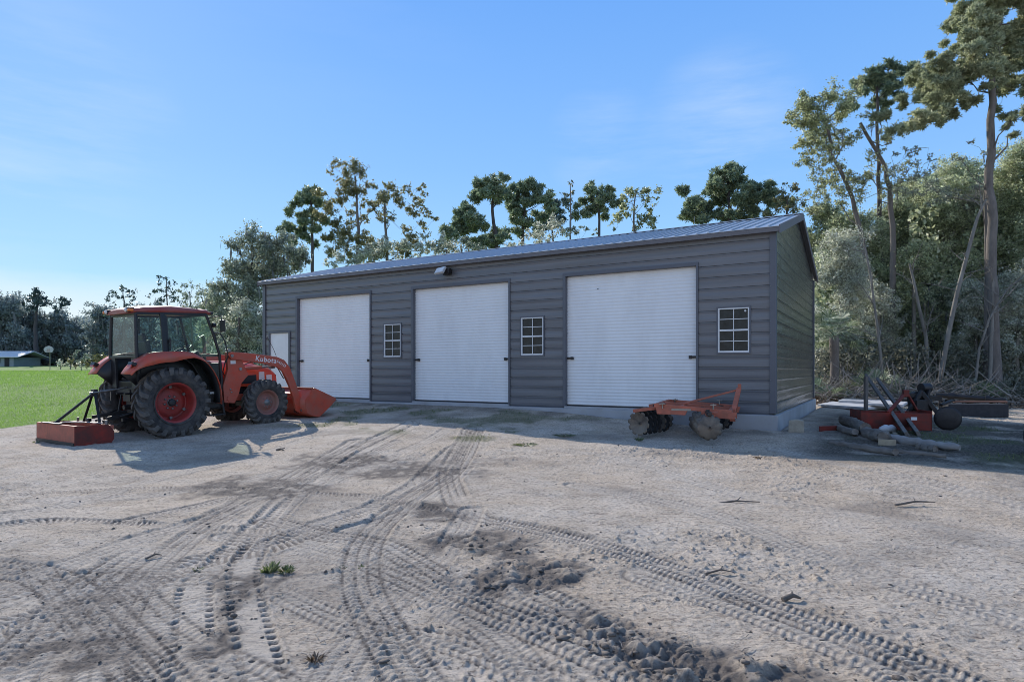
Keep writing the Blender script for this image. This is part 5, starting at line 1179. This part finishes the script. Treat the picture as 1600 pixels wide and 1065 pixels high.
# ---- palms
def palm(name, label, px, Y, py_crown, rad, n, seed, trunk=True):
    q = random.Random(seed); c = P(px, py_crown, Y); base = Vector((c.x, c.y, gz(c.x, c.y))); th = thing(name, label, 'palm', base)
    if trunk: MB().tube([(0, 0, -.1), (.03, 0, (c.z-base.z)*.5), (0, 0, c.z-base.z)], [.17, .15, .17], 10).build('trunk', M['bark'], th)
    mb = MB(); h = c.z - base.z
    for i in range(n):
        a = q.uniform(0, 6.28); e = q.uniform(-.5, 1.1) if trunk else q.uniform(.3, 1.2); d = Vector((math.cos(a)*math.cos(e), math.sin(a)*math.cos(e), math.sin(e)))
        st = Vector((0, 0, h)) if trunk else Vector((q.uniform(-.2, .2), q.uniform(-.2, .2), .05)); hub = st + d*rad*q.uniform(.5, .8)
        if not trunk: hub.z = st.z + abs(hub.z - st.z)
        mb.tube([st, st.lerp(hub, .5) + Vector((0, 0, .05)), hub], [.012, .01, .008], 4, False)
        side = d.cross(Vector((0, 0, 1))).normalized(); upv = side.cross(d).normalized()
        for j in range(15):
            t = R(-75 + 150*j/14); f = (d*math.cos(t) + side*math.sin(t) + upv*q.uniform(-.05, .12)).normalized(); L_ = rad*.62*q.uniform(.8, 1.1)
            w_ = upv.cross(f).normalized()*rad*.022; tip = hub + f*L_ - Vector((0, 0, .22*L_)); m_ = hub + f*L_*.55
            mb.add([hub, m_ + w_, tip, m_ - w_], [(0, 1, 2, 3)])
    mb.build('fronds', M['palm'], th); return th
palm('cabbage_palm', 'fan palm with brown trunk close to the back corner of the shed', 1303, 23.0, 525, 1.0, 26, 1)
palm('palmetto', 'low palmetto fan fronds left of the dead branches', 1366, 22.4, 590, 1.1, 16, 2, False)
palm('palmetto', 'small palmetto under the leaning pale trunk', 1425, 23.0, 600, .9, 12, 3, False)
palm('palmetto', 'pale palmetto low beside the shed corner', 1292, 22.0, 590, .8, 12, 4, False)
palm('palmetto', 'palmetto clump by the foot of the big pine', 1535, 22.8, 600, .8, 12, 5, False)
# ---- woods behind as one mass, undergrowth, dead branches
def mass(name, label, cat, boxes, l, w_, lm, seed):
    q = np.random.default_rng(seed); C = []
    for (x0, x1, Y0, Y1, ytop, ybot, n, lump) in boxes:
        Yv = q.uniform(Y0, Y1, n); px_ = q.uniform(x0, x1, n); X = (px_-800)/F*Yv
        zt = EYE - (ytop - HZ)*Yv/F; zb = ground_h(X, Yv) if ybot is None else EYE - (ybot-HZ)*Yv/F
        zt = zt*(.72 + .36*fbm(X/lump, Yv/lump, 3, seed)); zz = zb + (zt-zb)*q.uniform(0, 1, n)
        k = fbm(X/lump*2 + zz*.35, zz/lump*2 + Yv*.2, 3, seed+3) > .40; C.append(np.stack([X, Yv, zz], 1)[k])
    V, Fq = leaf_quads(q, np.concatenate(C), l, w_); return tag(np_mesh(name, V, Fq, M[lm]), label, cat, kind='stuff')
mass('woodland', 'dense dark woodland behind the trees on the right', 'woods', [(1262,1420,31,37,350,None,36000,3.),(1400,1760,31,37,262,None,66000,3.)], .34, .24, 'forest_deep', 1)
mass('woodland', 'mid green leaf layer of the woods on the right', 'woods', [(1270,1430,27.5,31,385,None,16000,2.2),(1420,1740,27.5,31,310,None,34000,2.5)], .2, .13, 'forest', 2)
mass('undergrowth', 'tangled grey green undergrowth along the foot of the woods', 'undergrowth', [(1268,1700,24,28,535,None,30000,1.3),(1282,1650,22.6,24.5,588,None,9000,.9)], .12, .075, 'thicket', 3)
q = random.Random(9); mb = MB()
for i in range(760):
    px_ = q.triangular(1278, 1640, 1400) if i % 3 else q.uniform(1278, 1440); Y = q.uniform(21.3, 23.8); X = (px_-800)/F*Y; p = Vector((X, Y, gz(X, Y) + abs(q.gauss(0, .28))))
    d = Vector((q.gauss(0, 1), q.gauss(0, .6), q.gauss(.25, .45))).normalized()*q.uniform(.4, 1.7); r = q.uniform(.006, .028)
    mb.tube([p, p + d*.5 + Vector((0, 0, q.uniform(-.08, .1))), p + d], [r, r*.7, r*.25], 5, False)
tag(mb.build('dead_branches', M['twig']), 'tangle of dead grey branches piled at the edge of the woods', 'branches', kind='stuff')
g = np.random.default_rng(33)
n = 14000; Yv = g.uniform(20.8, 24.5, n); px_ = g.uniform(1268, 1680, n); X = (px_-800)/F*Yv; Z = ground_h(X, Yv) + g.uniform(0, 1, n)**3*.35*sstep(21, 23, Yv) + .01
V, Fq = leaf_quads(g, np.stack([X, Yv, Z], 1), .11, .06); tag(np_mesh('leaf_litter', V, Fq, M['deadleaf']), 'brown leaf litter banked along the woods', 'leaf litter', kind='stuff')
# ---- far tree line beyond the lawn
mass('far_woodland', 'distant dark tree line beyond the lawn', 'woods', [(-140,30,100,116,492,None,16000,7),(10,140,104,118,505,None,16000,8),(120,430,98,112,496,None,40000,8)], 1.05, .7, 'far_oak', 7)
FT = [
 ('dark oak cut by the left edge of the photo', 92, 8, 470, 560, 12, 34, 13, 26, 1),
 ('grey mossy oak behind the basketball hoop', 96, 84, 494, 558, 14, 34, 12, 26, 1),
 ('bluish oak just right of the white roofed house', 95, 45, 490, 556, 12, 26, 11, 22, 1),
 ('rounded oak rising left of the tractor cab', 90, 168, 486, 562, 12, 30, 12, 28, 1),
 ('broad oak partly hidden behind the tractor cab', 88, 225, 482, 565, 20, 40, 13, 30, 1),
 ('oak crown seen through the cab windows', 80, 290, 488, 565, 20, 36, 13, 28, 0),
]
for i, (lb, Y, bx_, y0, y1, w0, w1, r, n, ms_) in enumerate(FT):
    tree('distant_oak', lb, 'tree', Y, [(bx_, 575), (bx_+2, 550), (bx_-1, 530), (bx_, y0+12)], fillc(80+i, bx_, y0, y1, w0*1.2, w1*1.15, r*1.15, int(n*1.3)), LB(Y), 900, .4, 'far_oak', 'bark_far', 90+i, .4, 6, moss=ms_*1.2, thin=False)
tree('umbrella_pine', 'flat topped pine standing above the distant tree line', 'tree', 90, [(58,575),(56,540),(57,500),(58,470)],
     [(66,457,6),(58,462,9),(46,463,7),(38,468,6),(70,466,7),(52,472,9),(64,476,8),(34,476,4),(78,476,6),(90,470,8),(100,473,7),(96,482,6),(56,484,8),(84,484,5),(106,478,4)], LB(90, 1.05), 900, .4, 'pine_dark', 'bark_far', 99, .4, 5)
def bush(name, label, px, Y, pyb, clumps, lm, seed, dens=520): return tree(name, label, 'bush', Y, [(px, pyb), (px, pyb-4), (px, pyb-7)], clumps, LB(Y), dens, .05, lm, 'bark', seed, .5, 7, thin=False)
bush('hedge', 'yellow green clipped hedge left of the tractor fender', 152, 62, 574, [(136,566,7),(146,562,8),(156,559,8),(166,558,8),(174,562,8),(142,570,6),(156,570,7),(170,570,7),(182,566,7),(194,566,7)], 'yellow_bush', 121)
bush('shrub', 'low grey round shrub right of the hoop post', 95, 66, 574, [(90,569,5),(97,566,6),(104,569,5)], 'sage', 122)
bush('shrub', 'small yellowish shrub in the middle of the shrub row', 110, 66, 574, [(106,566,4),(112,564,5),(114,570,4)], 'yellow_bush', 123)
bush('shrub', 'pale grey shrub near the leafy sapling', 118, 67, 575, [(116,571,4),(121,570,4)], 'sage', 124)
bush('sapling', 'upright leafy sapling at the edge of the lawn', 127, 60, 578, [(127,548,5),(122,555,5),(132,554,5),(126,562,5),(136,560,4),(119,564,3),(129,570,3)], 'oak', 125)

# ================================================================== BEYOND THE LAWN
def far_pt(px, Y): X = (px-800)/F*Y; return Vector((X, Y, gz(X, Y)))
o = far_pt(10, 84); hs = thing('white_roofed_house', 'low house with bright white roof at the left edge', 'house', o); hs.scale = (.8, .8, .8)
mb = MB(); mb.bb(-8, 1.2, 0, 6, 0, 1.55); mb.build('wall', surf('pale teal wall', (.3, .36, .38)), hs)
mb = MB(); mb.prism([(-.6, 1.5), (3, 2.5), (6.6, 1.5), (6.6, 1.6), (3, 2.65), (-.6, 1.6)], -8.5, 2.4, 'x'); mb.build('roof', M['white'], hs)
mb = MB(); mb.bb(-2.2, -1.0, -.04, .02, .6, 1.3); w_ = mb.build('window', M['winglass'], hs)
mb = MB(); mb.bb(-.3, .5, -.04, .02, 0, 1.4); mb.build('door', M['dark_gap'], hs)
o = far_pt(76, 62); bp = thing('basketball_hoop', 'white fan shaped basketball backboard on a grey post', 'basketball hoop', o, R(8)); bp.scale = (.75, .75, .82)
mb = MB(); mb.tube([(0, .3, 0), (0, .3, 2.2), (0, .05, 2.5)], .05, 8); mb.build('post', M['steel'], bp)
mb = MB(); mb.prism([(-.42, -.3), (.42, -.3), (.62, .05), (.45, .32), (.2, .45), (0, .48), (-.2, .45), (-.45, .32), (-.62, .05)], -.02, .02); mb.xf(Matrix.Translation((0, 0, 2.4))); mb.build('backboard', M['whiteboard'], bp, .01)
mb = MB(); mb.prism([(-.2, -.12), (.2, -.12), (.2, .14), (-.2, .14)], -.028, -.024); mb.xf(Matrix.Translation((0, 0, 2.38))); mb.build('target_square', M['steel'], bp)
mb = MB(); mb.tube([(.22*math.cos(a), -.26+.22*math.sin(a), 2.2) for a in [k_*math.pi/8 for k_ in range(17)]], .012, 5, False); mb.build('rim', M['orange'], bp)
o = far_pt(60, 90); cr_ = thing('parked_car', 'dark car parked in the shade of the distant oaks', 'car', o, R(4))
mb = MB(); mb.prism([(-2.1, .35), (2.1, .35), (2.15, .75), (1.3, .92), (.7, 1.4), (-.9, 1.42), (-1.5, .95), (-2.15, .85)], -.85, .85); mb.build('body', surf('dark car paint', (.03, .035, .045), rough=.25, coat=.5), cr_, .06)
mb = MB(); mb.prism([(-1.35, .95), (-.85, 1.34), (.65, 1.33), (1.15, .93)], -.87, -.855); mb.build('window', surf('pale car window', (.35, .38, .4), rough=.1), cr_)
for x in (-1.3, 1.35):
    for y in (-.75, .75): MB().lathe([(-.1, .0), (-.1, .32), (.1, .32), (.1, 0)], (x, y, .32), 'y', 18).build('wheel', M['rubber'], cr_)

# ================================================================== SCRAP BY THE RIGHT SIDE
def gp(px, py): X, Y = ground_at(px, py); return Vector((X, Y, gz(X, Y)))
def single(name, label, cat, loc, rz, build, mat, bevel=0, group=None):
    mb = MB(); build(mb); o = mb.build(name, mat, None, bevel); o.location = loc; o.rotation_euler = (0, 0, rz); return tag(o, label, cat, group)
o = gp(1245, 672)
single('concrete_block', 'tan concrete block against the shed foundation corner', 'block', o, BA + .1, lambda m: m.prism([(-.15, -.03), (.13, -.03), (.12, .2), (.0, .22), (-.14, .2)], -.1, .12), M['tan_block'], .012)
def logf(L_, r0, r1, seed, crook=.02):
    q = random.Random(seed)
    def f(m):
        n = 17; pts = [(-L_/2 + L_*i/(n-1), q.gauss(0, crook*.6), max(r0, r1)*.92 + q.gauss(0, crook*.3)) for i in range(n)]
        st = len(m.v); m.tube(pts, [r0 + (r1-r0)*i/(n-1) + q.gauss(0, r0*.05) for i in range(n)], 14)
        m.v = [(x, y + q.gauss(0, r0*.05), z + q.gauss(0, r0*.05)) for x, y, z in m.v]
    return f
def between(name, label, cat, a, b, r0, r1, mat, seed=1, lift=0, group=None):
    A, B = gp(*a), gp(*b); d = B - A; o = (A+B)/2; o.z = min(gz(o.x, o.y), (A.z+B.z)/2) - .02 + lift
    return single(name, label, cat, o, math.atan2(d.y, d.x), logf(d.length, r0, r1, seed), mat, 0, group)
between('log', 'short thick weathered log nearest the shed in the pile', 'log', (1318,662), (1352,678), .11, .10, M['log'], 1, .02)
between('log', 'short thick log end to end with the one nearest the shed', 'log', (1352,679), (1384,692), .105, .10, M['log'], 2)
between('log', 'slim dark log lying left of the thick logs', 'log', (1306,670), (1338,680), .07, .06, M['log'], 3)
between('log', 'long bleached log pointing right out of the pile', 'log', (1388,688), (1498,708), .09, .05, M['log_pale'], 4)
between('log', 'long half buried branch in front of the thick logs', 'log', (1300,690), (1400,712), .06, .05, M['log'], 5, -.02)
between('log', 'thin branch lying on the sand below the bleached log', 'log', (1345,700), (1478,716), .05, .035, M['log'], 6, -.01)
between('log', 'short broken log under the bleached log', 'log', (1436,700), (1462,706), .06, .06, M['log'], 7)
def plank(name, label, a, b, w_, h_, mat, cat='plank', up=(0, 1, 0), group=None):
    o = Vector(a); mb = MB(); mb.beam((0, 0, 0), Vector(b)-o, w_, h_, up); ob = mb.build(name, mat, None, .004); ob.location = o; return tag(ob, label, cat, group)
Ya = 15.2
top = P(1353, 588, 15.6)
plank('plank', 'grey weathered plank leaning on the post, left one of two', P(1355,589,15.9), gp(1419,682), .19, .06, M['wood_grey'])
plank('plank', 'crooked grey plank leaning beside the straight one, right one of two', P(1372,594,16.3), gp(1436,680), .17, .06, M['wood_grey'])
b0 = gp(1353, 662); plank('post', 'upright dark post carrying the leaning planks', b0 - Vector((0, 0, .1)), Vector((b0.x, b0.y, EYE - (588-HZ)*b0.y/F)), .06, .08, M['wood_grey'], 'post')
plank('board', 'thin pale board resting from the post down to the right', P(1352,640,16.4), gp(1402,670), .02, .09, M['board'], 'board')
plank('board', 'second thin pale board crossing under the first', P(1360,645,16.2), gp(1400,678), .02, .07, M['board'], 'board')
plank('board', 'short pale board lying flat before the logs', gp(1372,694)+Vector((0, 0, .04)), gp(1400,695)+Vector((0, 0, .04)), .1, .025, M['board'], 'board')
plank('board', 'reddish thin board lying left of the logs', gp(1280,672)+Vector((0, 0, .03)), gp(1312,671)+Vector((0, 0, .03)), .1, .02, M['rust_red'], 'board')
o = gp(1387, 675); single('sack', 'crumpled white sack between the logs and the planks', 'sack', o, .3, lambda m: m.lathe([(-.2, 0), (-.17, .05), (-.05, .09), (.03, .07), (.10, .085), (.19, .03), (.21, 0)], (0, 0, .06), 'x', 14), M['whiteboard'])
# white sheets stacked on the ground at the back of the shed
for i, (a, b, c, d, h_, lb) in enumerate([((1278,636),(1352,642),(1396,638),(1300,631.5),.10,'long white sheet lying behind the shed corner, lower of the stack'), ((1310,633),(1392,637),(1398,631.5),(1322,628.5),.17,'white sheet lying on top of the longer one'), ((1350,640),(1410,643),(1418,637.5),(1380,634),.2,'short white sheet at the right end of the stack')]):
    q4 = [gp(*v) for v in (a, b, c, d)]; o = q4[0].copy(); mb = MB(); V = [v - o + Vector((0, 0, h_)) for v in q4] + [v - o + Vector((0, 0, h_-.07)) for v in q4]
    mb.add(V, [(0, 1, 2, 3), (4, 5, 6, 7), (0, 1, 5, 4), (1, 2, 6, 5), (2, 3, 7, 6), (3, 0, 4, 7)]); ob = mb.build('metal_sheet', M['whiteboard'], None, .004); ob.location = o; tag(ob, lb, 'sheet')
# second red scraper
A, B = gp(1362, 672), gp(1462, 674); hd2 = math.atan2(B.y-A.y, B.x-A.x); o = gp(1455, 674); 
rb = thing('box_scraper', 'rusty red box scraper behind the leaning planks', 'box scraper', o, R(0)); rb.rotation_euler = (0, 0, R(168))
kx = o.y/F
Lx = 100*kx; D_ = .62; mb = MB(); mb.bb(0, Lx, -.012, .0, .02, .36); mb.build('rear_panel', M['rust_red'], rb, .004)
mb = MB(); mb.bb(0, Lx, -D_, -D_+.02, .15, .36); mb.build('front_beam', M['rust_red'], rb, .004)
for x in (-.014, Lx): MB().bb(x, x+.014, -D_-.04, .01, .0, .40).build('side_plate', M['rust_red'], rb, .003)
mb = MB(); mx_ = Lx*.2; mb.beam((mx_-.28, -D_, .3), (mx_-.03, -D_+.05, .74), .06, .03); mb.beam((mx_+.28, -D_, .3), (mx_+.03, -D_+.05, .74), .06, .03); mb.beam((mx_, -D_+.05, .72), (mx_+.5, -.05, .36), .05, .05); mb.bb(mx_-.05, mx_+.05, -D_, -D_+.12, .66, .80); mb.build('hitch_mast', M['rust_red'], rb, .004)
MB().bb(.25, .36, .001, .004, .22, .28).build('label_plate', M['sticker'], rb)
# dark plough and pipe beam
o = gp(1476, 671); pl_ = thing('disc_plough', 'black disc plough with one large round disc', 'plough', o, R(6))
mb = MB(); mb.lathe([(0, 0), (.006, .12), (.02, .2), (.035, .245), (.04, .245), (.026, .2), (.012, .12), (.006, 0)], (.06, 0, .23), 'y', 28); mb.xf(Matrix.Rotation(R(-30), 4, 'Z')); mb.build('disc', M['disc_dark'], pl_)
mb = MB(); mb.beam((-.05, .1, .3), (-.25, .3, .75), .08, .08); mb.beam((-.6, .3, .3), (-.25, .3, .78), .07); mb.beam((-.3, .3, .2), (-.1, .3, .8), .09, .05); mb.beam((-.5, .5, .7), (.1, .2, .62), .09); mb.bb(-.45, -.1, .2, .45, .25, .6); mb.box((.1, .05, .55), (.3, .1, .04), Matrix.Rotation(R(-20), 3, 'Y')); mb.build('frame', M['blackmetal'], pl_, .008)
mb = MB(); mb.tube([(-.2, .4, .84), (.0, .42, .84)], .1, 14); mb.tube([(-.25, .4, .6), (-.25, .52, .6)], .17, 16); mb.build('hub', M['blackmetal'], pl_)
a = P(1462, 617, 18.5); b = P(1571, 625, 17.6); o = gp(1562, 648); pb = thing('boom_pole', 'long black pipe boom resting on thin legs at the right', 'boom', Vector((b.x, b.y, gz(b.x, b.y))))
o = pb.location.copy(); mb = MB(); mb.tube([a-o, a.lerp(b, .2)-o, a.lerp(b, .6)-o, b-o], [.06, .075, .07, .06], 12); mb.tube([a.lerp(b, .18)-o, a.lerp(b, .28)-o], .11, 12); mb.tube([a.lerp(b, .72)-o, a.lerp(b, .78)-o], .11, 12); mb.build('pipe', M['blackmetal'], pb)
for f in (.89, .985):
    q1 = a.lerp(b, f); MB().tube([q1-o, Vector((q1.x, q1.y, gz(q1.x, q1.y)))-o], .018, 6).build('leg', M['blackmetal'], pb)
q1 = a.lerp(b, .06); MB().tube([q1-o, Vector((q1.x, q1.y, gz(q1.x, q1.y)))-o], .03, 6).build('leg', M['blackmetal'], pb)
o = gp(1482, 651); single('wooden_beam', 'large dark timber beam lying under the pipe boom', 'beam', o, math.atan2(-1.0, 6)*.8, lambda m: m.bb(.0, 1.45, 0, .3, .0, .34), surf('tarred timber', (.05, .05, .055), (.025, .025, .03), .9, 0, 8, .6, 20), .02)
o = gp(1478, 650); single('timber', 'rust brown timber lying along the top of the dark beam', 'timber', Vector((o.x+.15, o.y+.05, o.z+.36)), math.atan2(-1.0, 6)*.8, lambda m: m.bb(.1, 1.4, 0, .12, .0, .05), surf('rusty timber', (.25, .12, .08), (.15, .08, .06), .9), .01)
o = gp(1620, 712); single('tyre', 'black tyre cut by the right edge of the photo', 'tyre', o + Vector((.18, 0, 0)), 0, lambda m: m.lathe([(-.12, .16), (-.14, .26), (-.1, .31), (0, .32), (.1, .31), (.14, .26), (.12, .16)], (0, 0, .30), 'y', 28), M['rubber'])
# weeds in the yard: a few plants one can count
def tuft(label, px, py, r, n, h, mat='weed'):
    r *= .6; h *= .65; n = int(n*.8)
    o = gp(px, py); q = random.Random(int(px)); mb = MB()
    for i in range(n):
        a = q.uniform(0, 6.28); rr2 = q.uniform(0, r*.6); b = Vector((math.cos(a)*rr2, math.sin(a)*rr2, -.01)); l = Vector((math.cos(a)*r*q.uniform(.3, 1.1), math.sin(a)*r*q.uniform(.3, 1.1), h*q.uniform(.3, 1)))
        s_ = Vector((-math.sin(a), math.cos(a), 0))*.004*q.uniform(.7, 1.6); mb.add([b-s_, b+l*.55+s_*1.2+Vector((0, 0, h*.15)), b+l, b+l*.5-s_*1.2], [(0, 1, 2, 3)])
    ob = mb.build('weed_tuft', M[mat]); ob.location = o; tag(ob, label, 'weed')
tuft('larger green weed tuft between the wheel tracks', 421, 893, .11, 90, .12); tuft('rounder green weed tuft right of the larger one', 447, 893, .09, 80, .09)
tuft('small flat weed left of the curved wheel track', 535, 888, .08, 40, .04); tuft('tiny green weed inside the curved wheel track', 562, 886, .06, 30, .04)
tuft('dry brownish weed near the bottom of the photo', 492, 1030, .07, 60, .07, 'deadleaf'); tuft('low green weed left of the tufts on the track ridge', 308, 888, .08, 40, .03)
tuft('green weed against the left end disc of the harrow', 999, 688, .12, 60, .14); tuft('dry straw tuft in front of the harrow', 1190, 715, .2, 90, .06, 'deadleaf')
tuft('light green weed at the shadow edge left of the harrow', 882, 680, .3, 160, .06); tuft('green weed before the second roller door', 820, 660, .3, 160, .07)
tuft('small weed by the box blade rear corner', 56, 692, .1, 50, .1, 'weed')
def stick(label, px, py, L_, a, r): 
    o = gp(px, py) + Vector((0, 0, .012)); d = Vector((math.cos(a), math.sin(a), .05))*L_; mb = MB(); mb.tube([d*-.5, Vector((.01, .01, .02)), d*.5], [r, r*.9, r*.4], 6); mb.tube([(0, 0, .02), d*.2 + Vector((-d.y*.3, d.x*.3, .03))], [r*.6, r*.3], 5)
    ob = mb.build('stick', M['soil']); ob.location = o; tag(ob, label, 'stick')
stick('dark stub of wood lying on the open sand at the right', 1237, 938, .12, .1, .018); stick('dark twig left of the curved track', 240, 872, .12, .8, .008); stick('thin stick on the sand below the shadow edge', 1430, 788, .45, .1, .012)
stick('short stick at mid right of the yard', 1125, 897, .2, 0, .008); stick('dark stick below the tractor shadow', 438, 704, .2, -.6, .02); stick('long twig in the mid yard', 1150, 787, .5, -.05, .012)
